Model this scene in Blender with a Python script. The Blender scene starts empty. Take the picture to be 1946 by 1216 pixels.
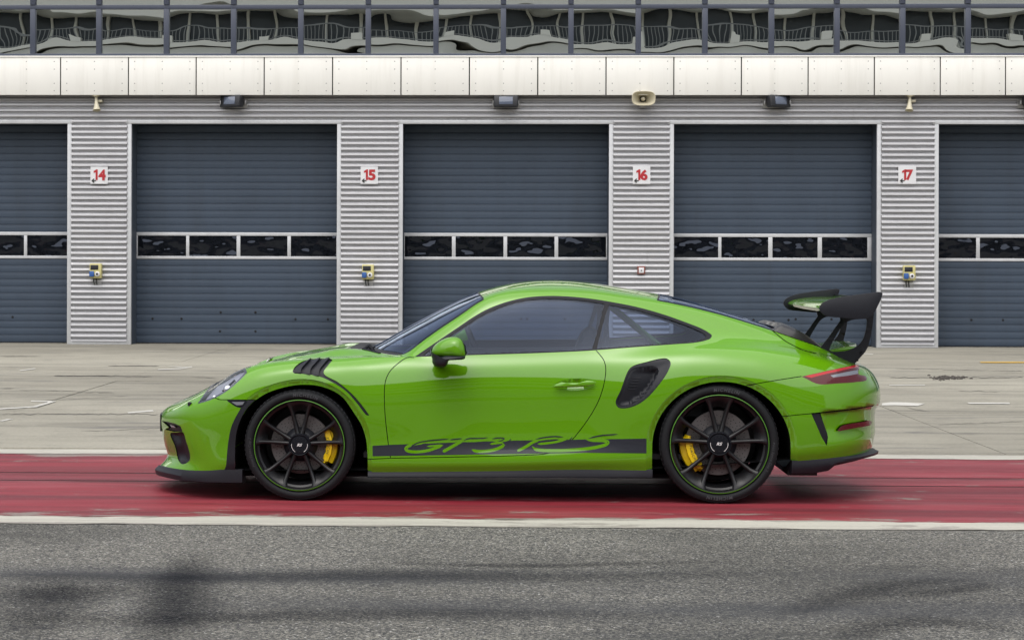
import bpy, bmesh, math, random
import numpy as np
from mathutils import Vector, Matrix
from mathutils.geometry import delaunay_2d_cdt

random.seed(7)
rng = np.random.default_rng(7)
scene = bpy.context.scene
C = scene.collection

# ------------------------------------------------------------------ camera
# W0 x H0 are the photograph's pixels: only used to turn traced pixels into rays
W0, H0 = 1946.0, 1216.0
FPX = 4225.0                      # focal length in photo pixels
CAM_H = 1.40
YAW = math.radians(2.17)
ROLL = math.radians(0.17)
CX = 965.0 - FPX * math.tan(YAW)  # principal point
CY = 500.0
cam_pos = np.array([0.0, 0.0, CAM_H])
F_ = np.array([-math.sin(YAW), math.cos(YAW), 0.0])
R0_ = np.array([math.cos(YAW), math.sin(YAW), 0.0])
U0_ = np.array([0.0, 0.0, 1.0])
R_ = R0_ * math.cos(ROLL) + U0_ * math.sin(ROLL)
U_ = -R0_ * math.sin(ROLL) + U0_ * math.cos(ROLL)

cam_data = bpy.data.cameras.new("camera")
cam = bpy.data.objects.new("camera", cam_data)
C.objects.link(cam)
cam_data.sensor_fit = 'HORIZONTAL'
cam_data.sensor_width = 36.0
cam_data.lens = 36.0 * FPX / W0
cam_data.shift_x = 0.5 - CX / W0
cam_data.shift_y = (CY - H0 / 2) / W0
cam_data.clip_end = 2000.0
m = Matrix(((R_[0], U_[0], -F_[0], cam_pos[0]),
            (R_[1], U_[1], -F_[1], cam_pos[1]),
            (R_[2], U_[2], -F_[2], cam_pos[2]),
            (0, 0, 0, 1)))
cam.matrix_world = m
scene.camera = cam
scene.render.resolution_x = 1024
scene.render.resolution_y = 639

# ------------------------------------------------------------------ sky, sun, exposure
SUN_EL = math.radians(66)
SUN_AZ = math.radians(196)        # direction to the sun, measured from +Y towards +X
world = bpy.data.worlds.new("World")
scene.world = world
world.use_nodes = True
wn = world.node_tree
wn.nodes.clear()
w_out = wn.nodes.new('ShaderNodeOutputWorld')
w_bg = wn.nodes.new('ShaderNodeBackground')
w_sky = wn.nodes.new('ShaderNodeTexSky')
w_sky.sky_type = 'NISHITA'
w_sky.sun_disc = False
w_sky.sun_elevation = SUN_EL
w_sky.sun_rotation = SUN_AZ
w_sky.dust_density = 4.0
w_sky.air_density = 1.0
w_hsv = wn.nodes.new('ShaderNodeHueSaturation')
w_hsv.inputs['Saturation'].default_value = 0.38
wn.links.new(w_sky.outputs[0], w_hsv.inputs['Color'])
wn.links.new(w_hsv.outputs[0], w_bg.inputs['Color'])
w_bg.inputs['Strength'].default_value = 0.10
wn.links.new(w_bg.outputs[0], w_out.inputs[0])

sun_data = bpy.data.lights.new("sun", 'SUN')
sun_data.energy = 1.45
sun_data.angle = math.radians(110)
sun_data.color = (1.0, 0.97, 0.92)
sun = bpy.data.objects.new("sun", sun_data)
C.objects.link(sun)
sd = Vector((math.sin(SUN_AZ) * math.cos(SUN_EL), math.cos(SUN_AZ) * math.cos(SUN_EL), math.sin(SUN_EL)))
sun.rotation_euler = sd.to_track_quat('Z', 'Y').to_euler()
sun.location = (0, 0, 30)

scene.view_settings.view_transform = 'Standard'
scene.view_settings.look = 'None'
scene.view_settings.exposure = 0.85
scene.view_settings.gamma = 1.0
scene.view_settings.use_curve_mapping = False
scene.render.engine = 'CYCLES'
scene.cycles.max_bounces = 10
scene.cycles.transparent_max_bounces = 16
scene.cycles.caustics_reflective = False
scene.cycles.caustics_refractive = False

# ------------------------------------------------------------------ pixel <-> world helpers
def project(P):
    d = np.asarray(P, float) - cam_pos
    dep = d @ F_
    return np.stack([CX + FPX * (d @ R_) / dep, CY - FPX * (d @ U_) / dep], -1)

def ray(px, py):
    px = np.asarray(px, float); py = np.asarray(py, float)
    return F_ + ((px - CX) / FPX)[..., None] * R_ + ((CY - py) / FPX)[..., None] * U_

def on_y(px, py, Y):
    """point on the vertical plane y = Y seen at the photo pixel"""
    d = ray(px, py)
    s = np.asarray(Y) / d[..., 1]
    return cam_pos + d * s[..., None]

def on_z(px, py, Z=0.0):
    d = ray(px, py)
    s = (Z - CAM_H) / d[..., 2]
    return cam_pos + d * s[..., None]

# ------------------------------------------------------------------ scene helpers
def tag(o, label=None, cat=None, group=None, kind=None):
    if label: o["label"] = label
    if cat: o["category"] = cat
    if group: o["group"] = group
    if kind: o["kind"] = kind
    return o

def empty(name, loc=(0, 0, 0), parent=None):
    o = bpy.data.objects.new(name, None)
    o.empty_display_size = 0.1
    C.objects.link(o)
    o.location = loc
    if parent: o.parent = parent
    return o

def link(name, me, mats=None, parent=None):
    o = bpy.data.objects.new(name, me)
    C.objects.link(o)
    if mats is not None:
        for mm in (mats if isinstance(mats, (list, tuple)) else [mats]):
            if mm.name not in [x.name for x in me.materials if x]:
                me.materials.append(mm)
    if parent: o.parent = parent
    return o

def mesh_from(name, verts, faces, smooth=False, normals=None):
    me = bpy.data.meshes.new(name)
    me.from_pydata([tuple(map(float, v)) for v in verts], [], [tuple(int(i) for i in f) for f in faces])
    me.update()
    if smooth or normals is not None:
        me.polygons.foreach_set('use_smooth', [True] * len(me.polygons))
    if normals is not None:
        me.normals_split_custom_set_from_vertices([tuple(map(float, n)) for n in normals])
    return me

class MB:
    """mesh builder: collects shapes, builds one object"""
    def __init__(s): s.v = []; s.f = []
    def add(s, vs, fs):
        b = len(s.v)
        s.v += [tuple(map(float, p)) for p in vs]
        s.f += [tuple(int(i) + b for i in f) for f in fs]
        return s
    def box(s, x0, x1, y0, y1, z0, z1):
        vs = [(x0,y0,z0),(x1,y0,z0),(x1,y1,z0),(x0,y1,z0),(x0,y0,z1),(x1,y0,z1),(x1,y1,z1),(x0,y1,z1)]
        return s.add(vs, [(0,3,2,1),(4,5,6,7),(0,1,5,4),(1,2,6,5),(2,3,7,6),(3,0,4,7)])
    def tube(s, pts, r, n=10, caps=True):
        pts = [Vector(p) for p in pts]
        rs = r if isinstance(r, (list, tuple)) else [r] * len(pts)
        rings = []
        for i, p in enumerate(pts):
            a = pts[max(i-1, 0)]; b = pts[min(i+1, len(pts)-1)]
            t = (b - a).normalized()
            ref = Vector((0, 0, 1)) if abs(t.z) < 0.9 else Vector((1, 0, 0))
            x = t.cross(ref).normalized(); y = t.cross(x).normalized()
            rings.append([p + (x * math.cos(2*math.pi*k/n) + y * math.sin(2*math.pi*k/n)) * rs[i] for k in range(n)])
        vs = [q for rg in rings for q in rg]
        fs = []
        for i in range(len(pts)-1):
            for k in range(n):
                fs.append((i*n+k, i*n+(k+1)%n, (i+1)*n+(k+1)%n, (i+1)*n+k))
        if caps:
            fs.append(tuple(range(n))[::-1]); fs.append(tuple((len(pts)-1)*n+k for k in range(n)))
        return s.add(vs, fs)
    def lathe(s, prof, n=48, axis='y', c=(0,0,0), close=False):
        """prof: list of (r, h); spun about the y axis (h along y)"""
        vs = []
        for r, h in prof:
            for k in range(n):
                a = 2*math.pi*k/n
                if axis == 'y': vs.append((c[0]+r*math.cos(a), c[1]+h, c[2]+r*math.sin(a)))
                elif axis == 'z': vs.append((c[0]+r*math.cos(a), c[1]+r*math.sin(a), c[2]+h))
                else: vs.append((c[0]+h, c[1]+r*math.cos(a), c[2]+r*math.sin(a)))
        fs = []
        N = len(prof)
        for i in range(N-1 + (1 if close else 0)):
            j = (i+1) % N
            for k in range(n):
                fs.append((i*n+k, i*n+(k+1)%n, j*n+(k+1)%n, j*n+k))
        return s.add(vs, fs)
    def prism(s, poly, off):
        """poly: 3d outline, extruded by the vector off"""
        n = len(poly); off = np.asarray(off, float)
        vs = [tuple(p) for p in poly] + [tuple(np.asarray(p, float) + off) for p in poly]
        fs = [tuple(range(n)), tuple(range(2*n-1, n-1, -1))]
        for i in range(n):
            j = (i+1) % n
            fs.append((i, i+n, j+n, j))
        return s.add(vs, fs)
    def build(s, name, mat, parent=None, smooth=False, bevel=0.0, angle=None, segs=2):
        me = mesh_from(name, s.v, s.f)
        bm = bmesh.new(); bm.from_mesh(me)
        bmesh.ops.recalc_face_normals(bm, faces=bm.faces)
        if bevel > 0:
            es = [e for e in bm.edges if len(e.link_faces) == 2 and e.calc_face_angle(0) > 0.5]
            bmesh.ops.bevel(bm, geom=es, offset=bevel, segments=segs, affect='EDGES', profile=0.5, clamp_overlap=True)
        if smooth or bevel > 0:
            ang = math.radians(angle if angle else 40)
            for f in bm.faces: f.smooth = True
            for e in bm.edges:
                if len(e.link_faces) == 2 and e.calc_face_angle(0) > ang: e.smooth = False
        bm.to_mesh(me); bm.free()
        return link(name, me, mat, parent)

def copy_tree(o, parent=None):
    c = o.copy(); C.objects.link(c); c.parent = parent
    for ch in list(o.children):
        k = copy_tree(ch, c)
    return c

def text_mesh(txt, size=1.0, extrude=0.0, shear=0.0, bold=0.0, spacing=1.0):
    """mesh data of a text in the xy plane, origin at the left of the base line"""
    cu = bpy.data.curves.new('txt', 'FONT')
    cu.body = txt; cu.size = size; cu.extrude = extrude; cu.shear = shear; cu.offset = bold
    cu.space_character = spacing
    cu.resolution_u = 3
    o = bpy.data.objects.new('txt', cu)
    C.objects.link(o)
    dg = bpy.context.evaluated_depsgraph_get()
    me = bpy.data.meshes.new_from_object(o.evaluated_get(dg))
    bpy.data.objects.remove(o); bpy.data.curves.remove(cu)
    return me

def mesh_arrays(me):
    v = np.zeros(len(me.vertices)*3); me.vertices.foreach_get('co', v)
    return v.reshape(-1, 3), [tuple(p.vertices) for p in me.polygons]

# ------------------------------------------------------------------ materials
def mat(name, col=(0.5,0.5,0.5), rough=0.5, metal=0.0, spec=0.5, coat=0.0, coat_rough=0.03):
    m_ = bpy.data.materials.new(name); m_.use_nodes = True
    b = m_.node_tree.nodes['Principled BSDF']
    b.inputs['Base Color'].default_value = (*col, 1)
    b.inputs['Roughness'].default_value = rough
    b.inputs['Metallic'].default_value = metal
    b.inputs['Specular IOR Level'].default_value = spec
    b.inputs['Coat Weight'].default_value = coat
    b.inputs['Coat Roughness'].default_value = coat_rough
    return m_

class NT:
    """short hand for node building in a material"""
    def __init__(s, m_):
        s.m = m_; s.t = m_.node_tree; s.b = s.t.nodes['Principled BSDF']
    def n(s, typ, **kw):
        x = s.t.nodes.new(typ)
        for k, v in kw.items(): setattr(x, k, v)
        return x
    def l(s, a, b): s.t.links.new(a, b)
    def coords(s, scale=(1,1,1), kind='Object'):
        tc = s.n('ShaderNodeTexCoord'); mp = s.n('ShaderNodeMapping')
        mp.inputs['Scale'].default_value = scale
        s.l(tc.outputs[kind], mp.inputs['Vector'])
        return mp.outputs[0]
    def noise(s, vec, scale=5, detail=4, rough=0.55, dist=0.0):
        x = s.n('ShaderNodeTexNoise')
        x.inputs['Scale'].default_value = scale; x.inputs['Detail'].default_value = detail
        x.inputs['Roughness'].default_value = rough; x.inputs['Distortion'].default_value = dist
        s.l(vec, x.inputs['Vector'])
        return x.outputs['Fac']
    def ramp(s, fac, stops):
        x = s.n('ShaderNodeValToRGB')
        el = x.color_ramp.elements
        while len(el) < len(stops): el.new(0.5)
        for e, (p, c) in zip(el, stops):
            e.position = p
            e.color = (c, c, c, 1) if not isinstance(c, (tuple, list)) else (*c, 1)
        s.l(fac, x.inputs[0])
        return x.outputs[0]
    def mix(s, fac, a, b, blend='MIX'):
        x = s.n('ShaderNodeMix', data_type='RGBA', blend_type=blend)
        for sock, val in ((x.inputs[0], fac), (x.inputs[6], a), (x.inputs[7], b)):
            if hasattr(val, 'is_output'): s.l(val, sock)
            elif isinstance(val, (int, float)): sock.default_value = val if sock == x.inputs[0] else (val, val, val, 1)
            else: sock.default_value = (*val, 1)
        return x.outputs[2]
    def math(s, op, a, b=0.0, clamp=False):
        x = s.n('ShaderNodeMath', operation=op); x.use_clamp = clamp
        for sock, val in ((x.inputs[0], a), (x.inputs[1], b)):
            if hasattr(val, 'is_output'): s.l(val, sock)
            else: sock.default_value = val
        return x.outputs[0]
    def bump(s, h, strength=0.2, dist=0.01):
        x = s.n('ShaderNodeBump')
        x.inputs['Strength'].default_value = strength; x.inputs['Distance'].default_value = dist
        s.l(h, x.inputs['Height']); s.l(x.outputs[0], s.b.inputs['Normal'])
        return x

M = {}
M['paint'] = mat('green_paint', (0.100, 0.282, 0.0016), 0.40, 0.0, 0.05, 1.0, 0.008)
M['paint'].node_tree.nodes['Principled BSDF'].inputs['Coat IOR'].default_value = 1.55
M['black_satin'] = mat('black_satin_plastic', (0.011, 0.012, 0.017), 0.48, 0, 0.32)
M['black_matt'] = mat('black_matt_plastic', (0.010, 0.010, 0.012), 0.65)
M['black_gloss'] = mat('black_gloss_trim', (0.009, 0.010, 0.014), 0.35, 0, 0.15, 0.0)
M['void'] = mat('dark_lining', (0.004, 0.004, 0.005), 0.9, 0, 0.1)
M['cabin'] = mat('dark_cabin_trim', (0.012, 0.013, 0.015), 0.8)
M['decal'] = mat('dark_vinyl', (0.012, 0.014, 0.022), 0.35, 0, 0.5, 0.4)
M['carbon'] = mat('dark_lid', (0.022, 0.021, 0.022), 0.33, 0, 0.5, 0.3)
M['rubber'] = mat('tyre_rubber', (0.009, 0.010, 0.012), 0.68, 0, 0.25)
M['rubber_letter'] = mat('tyre_lettering', (0.052, 0.054, 0.060), 0.7, 0, 0.4)
M['rim'] = mat('satin_black_rim', (0.011, 0.011, 0.0125), 0.34, 0.15, 0.4)
M['rim_barrel'] = mat('dark_rim_barrel', (0.006, 0.006, 0.007), 0.5, 0.2, 0.3)
M['rim_stripe'] = mat('green_rim_stripe', (0.07, 0.24, 0.01), 0.45)
M['disc'] = mat('ceramic_disc', (0.13, 0.118, 0.118), 0.55, 0.25, 0.5)
M['hole'] = mat('drill_hole', (0.008, 0.008, 0.008), 0.9)
M['caliper'] = mat('yellow_caliper', (0.78, 0.54, 0.004), 0.4, 0, 0.4, 0.3)
M['white_print'] = mat('white_print', (0.75, 0.75, 0.75), 0.5)
M['dark_print'] = mat('dark_print', (0.02, 0.02, 0.02), 0.5)
M['chrome'] = mat('bright_reflector', (0.75, 0.76, 0.8), 0.12, 1.0)
M['lamp_grey'] = mat('lamp_bezel', (0.10, 0.11, 0.14), 0.3, 0.6)
M['red_lens'] = mat('red_lens', (0.45, 0.012, 0.015), 0.2, 0, 0.3, 0.4)
M['dark_red'] = mat('smoked_red_lens', (0.085, 0.006, 0.010), 0.2, 0, 0.3, 0.4)
M['clear_lens'] = mat('clear_reverse_lens', (0.22, 0.23, 0.26), 0.18, 0.3, 0.5, 0.6)

def glass(name, tint, refl0, k=1.0, rough=0.0, refl_col=(1, 1, 1)):
    m_ = bpy.data.materials.new(name); m_.use_nodes = True
    t = m_.node_tree; t.nodes.clear()
    out = t.nodes.new('ShaderNodeOutputMaterial'); mixn = t.nodes.new('ShaderNodeMixShader')
    tr = t.nodes.new('ShaderNodeBsdfTransparent'); gl = t.nodes.new('ShaderNodeBsdfGlossy')
    lw = t.nodes.new('ShaderNodeLayerWeight'); lw.inputs[0].default_value = 0.5
    pw = t.nodes.new('ShaderNodeMath'); pw.operation = 'POWER'; pw.inputs[1].default_value = 4.0
    ml = t.nodes.new('ShaderNodeMath'); ml.operation = 'MULTIPLY_ADD'; ml.inputs[1].default_value = k * (1-refl0); ml.inputs[2].default_value = refl0
    tr.inputs[0].default_value = (*tint, 1); gl.inputs[0].default_value = (*refl_col, 1); gl.inputs['Roughness'].default_value = rough
    t.links.new(lw.outputs['Facing'], pw.inputs[0]); t.links.new(pw.outputs[0], ml.inputs[0])
    t.links.new(ml.outputs[0], mixn.inputs[0]); t.links.new(tr.outputs[0], mixn.inputs[1]); t.links.new(gl.outputs[0], mixn.inputs[2])
    t.links.new(mixn.outputs[0], out.inputs[0])
    return m_
M['glass'] = glass('tinted_car_glass', (0.56, 0.63, 0.76), 0.028, refl_col=(0.68, 0.78, 1.0))
M['glass_dark'] = glass('darker_car_glass', (0.43, 0.49, 0.61), 0.030, refl_col=(0.68, 0.78, 1.0))
M['lens_glass'] = glass('clear_lamp_glass', (0.95, 0.96, 0.97), 0.06)
# ================================================================== GROUND
def add_wear(m_, kind):
    return m_

# concrete of the apron
M['concrete'] = mat('worn_concrete', (0.3, 0.29, 0.26), 0.85)
nt = NT(M['concrete'])
tc = nt.n('ShaderNodeNewGeometry').outputs['Position']
def mapped(nt, vec, scale, loc=(0,0,0)):
    mp = nt.n('ShaderNodeMapping'); mp.inputs['Scale'].default_value = scale; mp.inputs['Location'].default_value = loc
    nt.l(vec, mp.inputs['Vector']); return mp.outputs[0]
big = nt.noise(mapped(nt, tc, (.10, .22, 1)), 1.0, 4, .6)
streak = nt.noise(mapped(nt, tc, (.16, 1.9, 1)), 1.0, 6, .62, .3)
fine = nt.noise(tc, 28, 5, .7)
spots = nt.noise(mapped(nt, tc, (.55, 2.6, 1), (3.1, 8, 0)), 1.0, 7, .68, .6)
c1 = nt.ramp(big, [(.30, (.195, .183, .148)), (.68, (.335, .318, .262))])
c2 = nt.mix(nt.ramp(streak, [(.34, .68), (.50, 1.0)]), (0, 0, 0), c1)
c3 = nt.mix(nt.ramp(fine, [(.25, .74), (.75, 1.16)]), (0, 0, 0), c2)
c3 = nt.mix(nt.ramp(nt.noise(mapped(nt, tc, (1.6, 2.6, 1), (4, 4, 0)), 1.0, 8, .75, .4), [(.32, .72), (.50, 1.0), (.70, 1.10)]), (0, 0, 0), c3)
dark = nt.ramp(spots, [(.57, 0.0), (.65, .6), (.72, .8)])
c4 = nt.mix(dark, c3, (.095, .092, .090))
light = nt.ramp(nt.noise(mapped(nt, tc, (.4, 2.2, 1), (9, 1, 0)), 1.0, 7, .7, .5), [(.62, 0.0), (.72, .35)])
c5 = nt.mix(light, c4, (.44, .43, .39))
nt.l(c5, nt.b.inputs['Base Color'])
nt.bump(fine, .25, .01)

# stretched paint wear used by the stripe and the lines
def paint_mat(name, col, worn_col, thr, rough=.55, var=.25, edge=None):
    m_ = mat(name, col, rough); n_ = NT(m_)
    g = n_.n('ShaderNodeNewGeometry').outputs['Position']
    a = n_.noise(mapped(n_, g, (1.1, 3.2, 1)), 1.0, 9, .72, .4)
    f = n_.noise(g, 40, 5, .7)
    strk = n_.noise(mapped(n_, g, (.22, 5.5, 1)), 1.0, 6, .65, .2)
    base = n_.mix(n_.ramp(strk, [(.30, 1-var), (.70, 1+var*.55)]), (0, 0, 0), col)
    base = n_.mix(n_.ramp(f, [(.25, .86), (.75, 1.1)]), (0, 0, 0), base)
    if edge is not None:
        # more wear towards the two long edges
        sp = n_.n('ShaderNodeSeparateXYZ'); n_.l(g, sp.inputs[0])
        d0 = n_.math('SUBTRACT', sp.outputs[1], edge[0]); d1 = n_.math('SUBTRACT', edge[1], sp.outputs[1])
        e_ = n_.math('MINIMUM', d0, d1)
        e_ = n_.math('MULTIPLY', n_.math('SUBTRACT', 1.0, n_.math('MULTIPLY', e_, 1/edge[2], True), True), edge[3])
        a = n_.math('ADD', a, e_)
    if name == 'red_lane_paint':
        fade = n_.noise(mapped(n_, g, (.5, 2.4, 1), (3, 7, 0)), 1.0, 7, .68, .3)
        base = n_.mix(n_.ramp(fade, [(.46, 0.0), (.66, .55)]), base, (.31, .060, .075))
        dk = n_.noise(mapped(n_, g, (.14, 3.6, 1), (11, 2, 0)), 1.0, 6, .66, .2)
        base = n_.mix(n_.ramp(dk, [(.50, 0.0), (.68, .55)]), base, (.070, .006, .014))
    worn = n_.ramp(a, [(thr, 0.0), (thr+.025, .85), (thr+.12, 1.0)])
    wc = n_.mix(n_.ramp(f, [(.3, .75), (.7, 1.15)]), (0, 0, 0), worn_col)
    n_.l(n_.mix(worn, base, wc), n_.b.inputs['Base Color'])
    n_.bump(n_.math('ADD', n_.math('MULTIPLY', worn, -.6), f), .25, .006)
    return m_
Y_A, Y_R0, Y_R1, Y_W1 = 11.82, 12.18, 16.15, 16.62     # asphalt edge, red stripe, back of the white line
M['red'] = paint_mat('red_lane_paint', (0.200, 0.0065, 0.018), (0.20, 0.165, 0.145), .605, .6, .62, (Y_R0, Y_R1, .45, .12))
M['white_line'] = paint_mat('worn_white_paint', (0.43, 0.415, 0.36), (0.27, 0.25, 0.22), .57, .6, .22, (Y_A-.02, Y_R0+.03, .12, .16))
M['white_line_back'] = paint_mat('worn_white_paint_back', (0.43, 0.415, 0.36), (0.29, 0.27, 0.24), .57, .6, .22, (Y_R1-.02, Y_W1-.1, .12, .14))
M['mark_white'] = paint_mat('faded_white_marking', (0.52, 0.51, 0.47), (0.30, 0.29, 0.26), .56, .6, .15)
M['mark_yellow'] = paint_mat('faded_yellow_marking', (0.48, 0.30, 0.05), (0.28, 0.26, 0.22), .58, .6, .15)

M['asphalt'] = mat('coarse_asphalt', (0.12, 0.12, 0.115), 0.8)
nt = NT(M['asphalt'])
tc = nt.n('ShaderNodeNewGeometry').outputs['Position']
vor = nt.n('ShaderNodeTexVoronoi'); vor.inputs['Scale'].default_value = 125; nt.l(tc, vor.inputs['Vector'])
vsep = nt.n('ShaderNodeSeparateColor'); nt.l(vor.outputs['Color'], vsep.inputs[0])
stone = nt.ramp(vsep.outputs[0], [(0.0, (.012, .013, .015)), (.30, (.058, .057, .055)), (.62, (.158, .151, .130)), (.88, (.240, .229, .195)), (.975, (.34, .33, .29)), (1.0, (.58, .58, .56))])
vor2 = nt.n('ShaderNodeTexVoronoi'); vor2.inputs['Scale'].default_value = 34; nt.l(tc, vor2.inputs['Vector'])
v2 = nt.n('ShaderNodeSeparateColor'); nt.l(vor2.outputs['Color'], v2.inputs[0])
stone = nt.mix(nt.ramp(v2.outputs[1], [(0.0, .55), (.12, .95), (.5, 1.0), (1.0, 1.18)]), (0, 0, 0), stone)
cav = nt.ramp(nt.noise(tc, 60, 6, .75), [(.38, .15), (.47, 1.0)])
stone = nt.mix(cav, (.018, .019, .022), stone)
# tyre rubber laid down in bands along the lane and a few crossing arcs
sp = nt.n('ShaderNodeSeparateXYZ'); nt.l(tc, sp.inputs[0])
warp = nt.noise(mapped(nt, tc, (.35, .35, 1), (2, 5, 0)), 1.0, 3, .5)
yw = nt.math('ADD', sp.outputs[1], nt.math('MULTIPLY', nt.math('SUBTRACT', warp, .5), .55))
def band(center, width, slope=0.0, bend=0.0):
    yy = nt.math('SUBTRACT', yw, center)
    if slope: yy = nt.math('SUBTRACT', yy, nt.math('MULTIPLY', sp.outputs[0], slope))
    if bend: yy = nt.math('SUBTRACT', yy, nt.math('MULTIPLY', nt.math('MULTIPLY', sp.outputs[0], sp.outputs[0]), bend))
    return nt.math('POWER', 2.718, nt.math('MULTIPLY', nt.math('MULTIPLY', nt.math('DIVIDE', yy, width), nt.math('DIVIDE', yy, width)), -1.0))
rub = band(9.85, .30)
for args, amt in (((9.0, .34), .85), ((10.15, .07), .5), ((8.45, .10, .02), .6), ((9.1, .10, .42), .0), ((8.0, .11, .62), .55), ((8.15, .09, .9), .45), ((9.6, .16, -.06), .35), ((7.9, .3), .5)):
    if amt: rub = nt.math('MAXIMUM', rub, nt.math('MULTIPLY', band(*args), amt))
brk = nt.ramp(nt.noise(mapped(nt, tc, (.30, .9, 1), (7, 3, 0)), 1.0, 5, .6), [(.34, .15), (.62, 1.0)])
rub = nt.math('MULTIPLY', nt.math('MULTIPLY', rub, brk), .85)
cl = nt.noise(mapped(nt, tc, (.42, .55, 1), (1, 2, 0)), 1.0, 4, .6)
stone = nt.mix(nt.ramp(cl, [(.34, .58), (.62, 1.15)]), (0, 0, 0), stone)
col = nt.mix(rub, stone, (.022, .024, .030))
nt.l(col, nt.b.inputs['Base Color'])
bh = nt.math('ADD', vor.outputs['Distance'], nt.math('MULTIPLY', nt.noise(tc, 130, 4, .7), .6))
nt.bump(bh, .55, .010)

M['earth'] = mat('ground_base', (0.06, 0.058, 0.055), .9)
g = MB().add([(-900,-900,-.05),(900,-900,-.05),(900,900,-.05),(-900,900,-.05)], [(0,1,2,3)]).build('ground', M['earth']); tag(g, kind='structure')
def sheet(name, x0, x1, y0, y1, z, material, nx=1):
    o = MB().add([(x0,y0,z),(x1,y0,z),(x1,y1,z),(x0,y1,z)], [(0,1,2,3)]).build(name, material); tag(o, kind='structure'); return o
sheet('pit_lane', -70, 70, -40, Y_A, 0.0, M['asphalt'])
sheet('lane_border', -70, 70, Y_A, Y_W1, -.003, M['concrete'])
apron = MB().add([(-70,Y_W1,-.02),(70,Y_W1,-.02),(70,38.4,-.02),(-70,38.4,-.02)], [(0,1,2,3)]).build('apron', mat('slab_bed', (.05,.05,.048), .9)); tag(apron, kind='structure')
Xe = [-70, -21.2, -17.05, -12.9, -8.75, -4.6, -.45, 3.69, 7.84, 11.99, 16.14, 20.3, 70]; Ye = [Y_W1, 21.15, 26.06, 31.2, 38.35]
for i in range(len(Xe)-1):
    for j in range(len(Ye)-1):
        dz = random.uniform(-.002, .002)
        MB().box(Xe[i]+.004, Xe[i+1]-.004, Ye[j]+.005 if j else Ye[j], Ye[j+1]-.005, -.018, dz).build('concrete_slab', M['concrete'], apron)
# the stripe: red paint between two white lines, split by two drain slots
ys = [Y_R0, 14.14, 14.19, 14.68, 14.72, Y_R1]
for a, b_ in ((0, 1), (2, 3), (4, 5)): sheet('red_stripe', -70, 70, ys[a], ys[b_], .0, M['red'])
M['slot'] = mat('slot_dirt', (.03, .012, .016), .9)
for a, b_ in ((1, 2), (3, 4)):
    o = sheet('drain_slot', -70, 70, ys[a], ys[b_], -.0022, M['slot'])
def ragged_line(y0, y1, z, material, j0, j1):
    # a painted line whose worn edges wander
    xs_ = np.concatenate([[-70], np.arange(-14, 14.01, .035), [70]]); n = len(xs_)
    def edge(amp):
        e = sum(a_*gsm(rng.normal(0, 1, n), k_) for a_, k_ in ((1.0, 2), (1.6, 9), (2.4, 40)))
        return e*amp
    def gsm(v, k):
        w = np.hanning(2*k+3); w /= w.sum(); return np.convolve(np.pad(v, k+1, mode='edge'), w, 'valid')[:n]*np.sqrt(k)
    a_, b_ = y0 + edge(j0), y1 + edge(j1)
    V = [(x, y, z) for x, y in zip(xs_, a_)] + [(x, y, z) for x, y in zip(xs_, b_)]
    o = MB().add(V, [(i, i+1, n+i+1, n+i) for i in range(n-1)]).build('white_line', material); tag(o, kind='structure')
ragged_line(Y_A-.005, Y_R0+.03, .003, M['white_line'], .008, .020)
ragged_line(Y_R1-.02, Y_W1-.12, .003, M['white_line_back'], .014, .014)
def ground_mark(poly, material, name='painted_mark'):
    P = on_z(np.array([p[0] for p in poly], float), np.array([p[1] for p in poly], float), .006)
    c_ = P.mean(0)
    o = MB().add(P - c_, [tuple(range(len(poly)))]).build(name, material); o.location = c_
    tag(o, kind='structure')
for poly in ([(0,775.5),(62,771.5),(92,763.5),(58,762.4),(60,760.6),(107,762),(70,773.3),(0,777.5)], [(36,703.5),(66,699.5),(69,700.5),(40,704.6)], [(0,799),(14,796),(26,795.5),(4,800)],
             [(300,701.2),(340,699.6),(364,696),(366,697.2),(342,701.2),(300,702.4)], [(316,695.6),(360,697.2),(342,697.8)], [(242,783),(290,778.6),(292,781.2),(244,785)],
             [(1676,766),(1700,763.2),(1758,766.5),(1744,771),(1700,769.6),(1676,770)], [(1838,764.6),(1918,764.6),(1920,767.2),(1842,766.8)], [(1640,671.4),(1660,672.4),(1658,673.6),(1641,672.6)], [(1690,731),(1758,730.6),(1758,731.8),(1690,732.2)]):
    ground_mark(poly, M['mark_white'])
ground_mark([(1862,687.2),(1946,687.0),(1985,687),(1985,689.6),(1946,689.6),(1864,689.4)], M['mark_yellow'])
# cracks, joints and dark scuffs on the concrete
M['crack'] = mat('crack_dirt', (.075, .070, .062), .95)
def crack(p0, p1, w, jag=.8, name='crack'):
    n = max(4, int(abs(p1[0]-p0[0])/7)); t_ = np.linspace(0, 1, n)
    x = p0[0] + (p1[0]-p0[0])*t_; y = p0[1] + (p1[1]-p0[1])*t_ + np.concatenate([[0], rng.normal(0, jag, n-2), [0]])
    ww = w*(.35 + .65*rng.random(n)); ww[0] = ww[-1] = .08*w
    P = [(a, b - c/2) for a, b, c in zip(x, y, ww)] + [(a, b + c/2) for a, b, c in zip(x[::-1], y[::-1], ww[::-1])]
    Q = on_z(np.array([p[0] for p in P]), np.array([p[1] for p in P]), .0045)
    c_ = Q.mean(0)
    fs = [(i, i+1, 2*n-2-i, 2*n-1-i) for i in range(n-1)]
    o = MB().add(Q - c_, fs).build(name, M['crack']); o.location = c_; tag(o, kind='structure')
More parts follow.
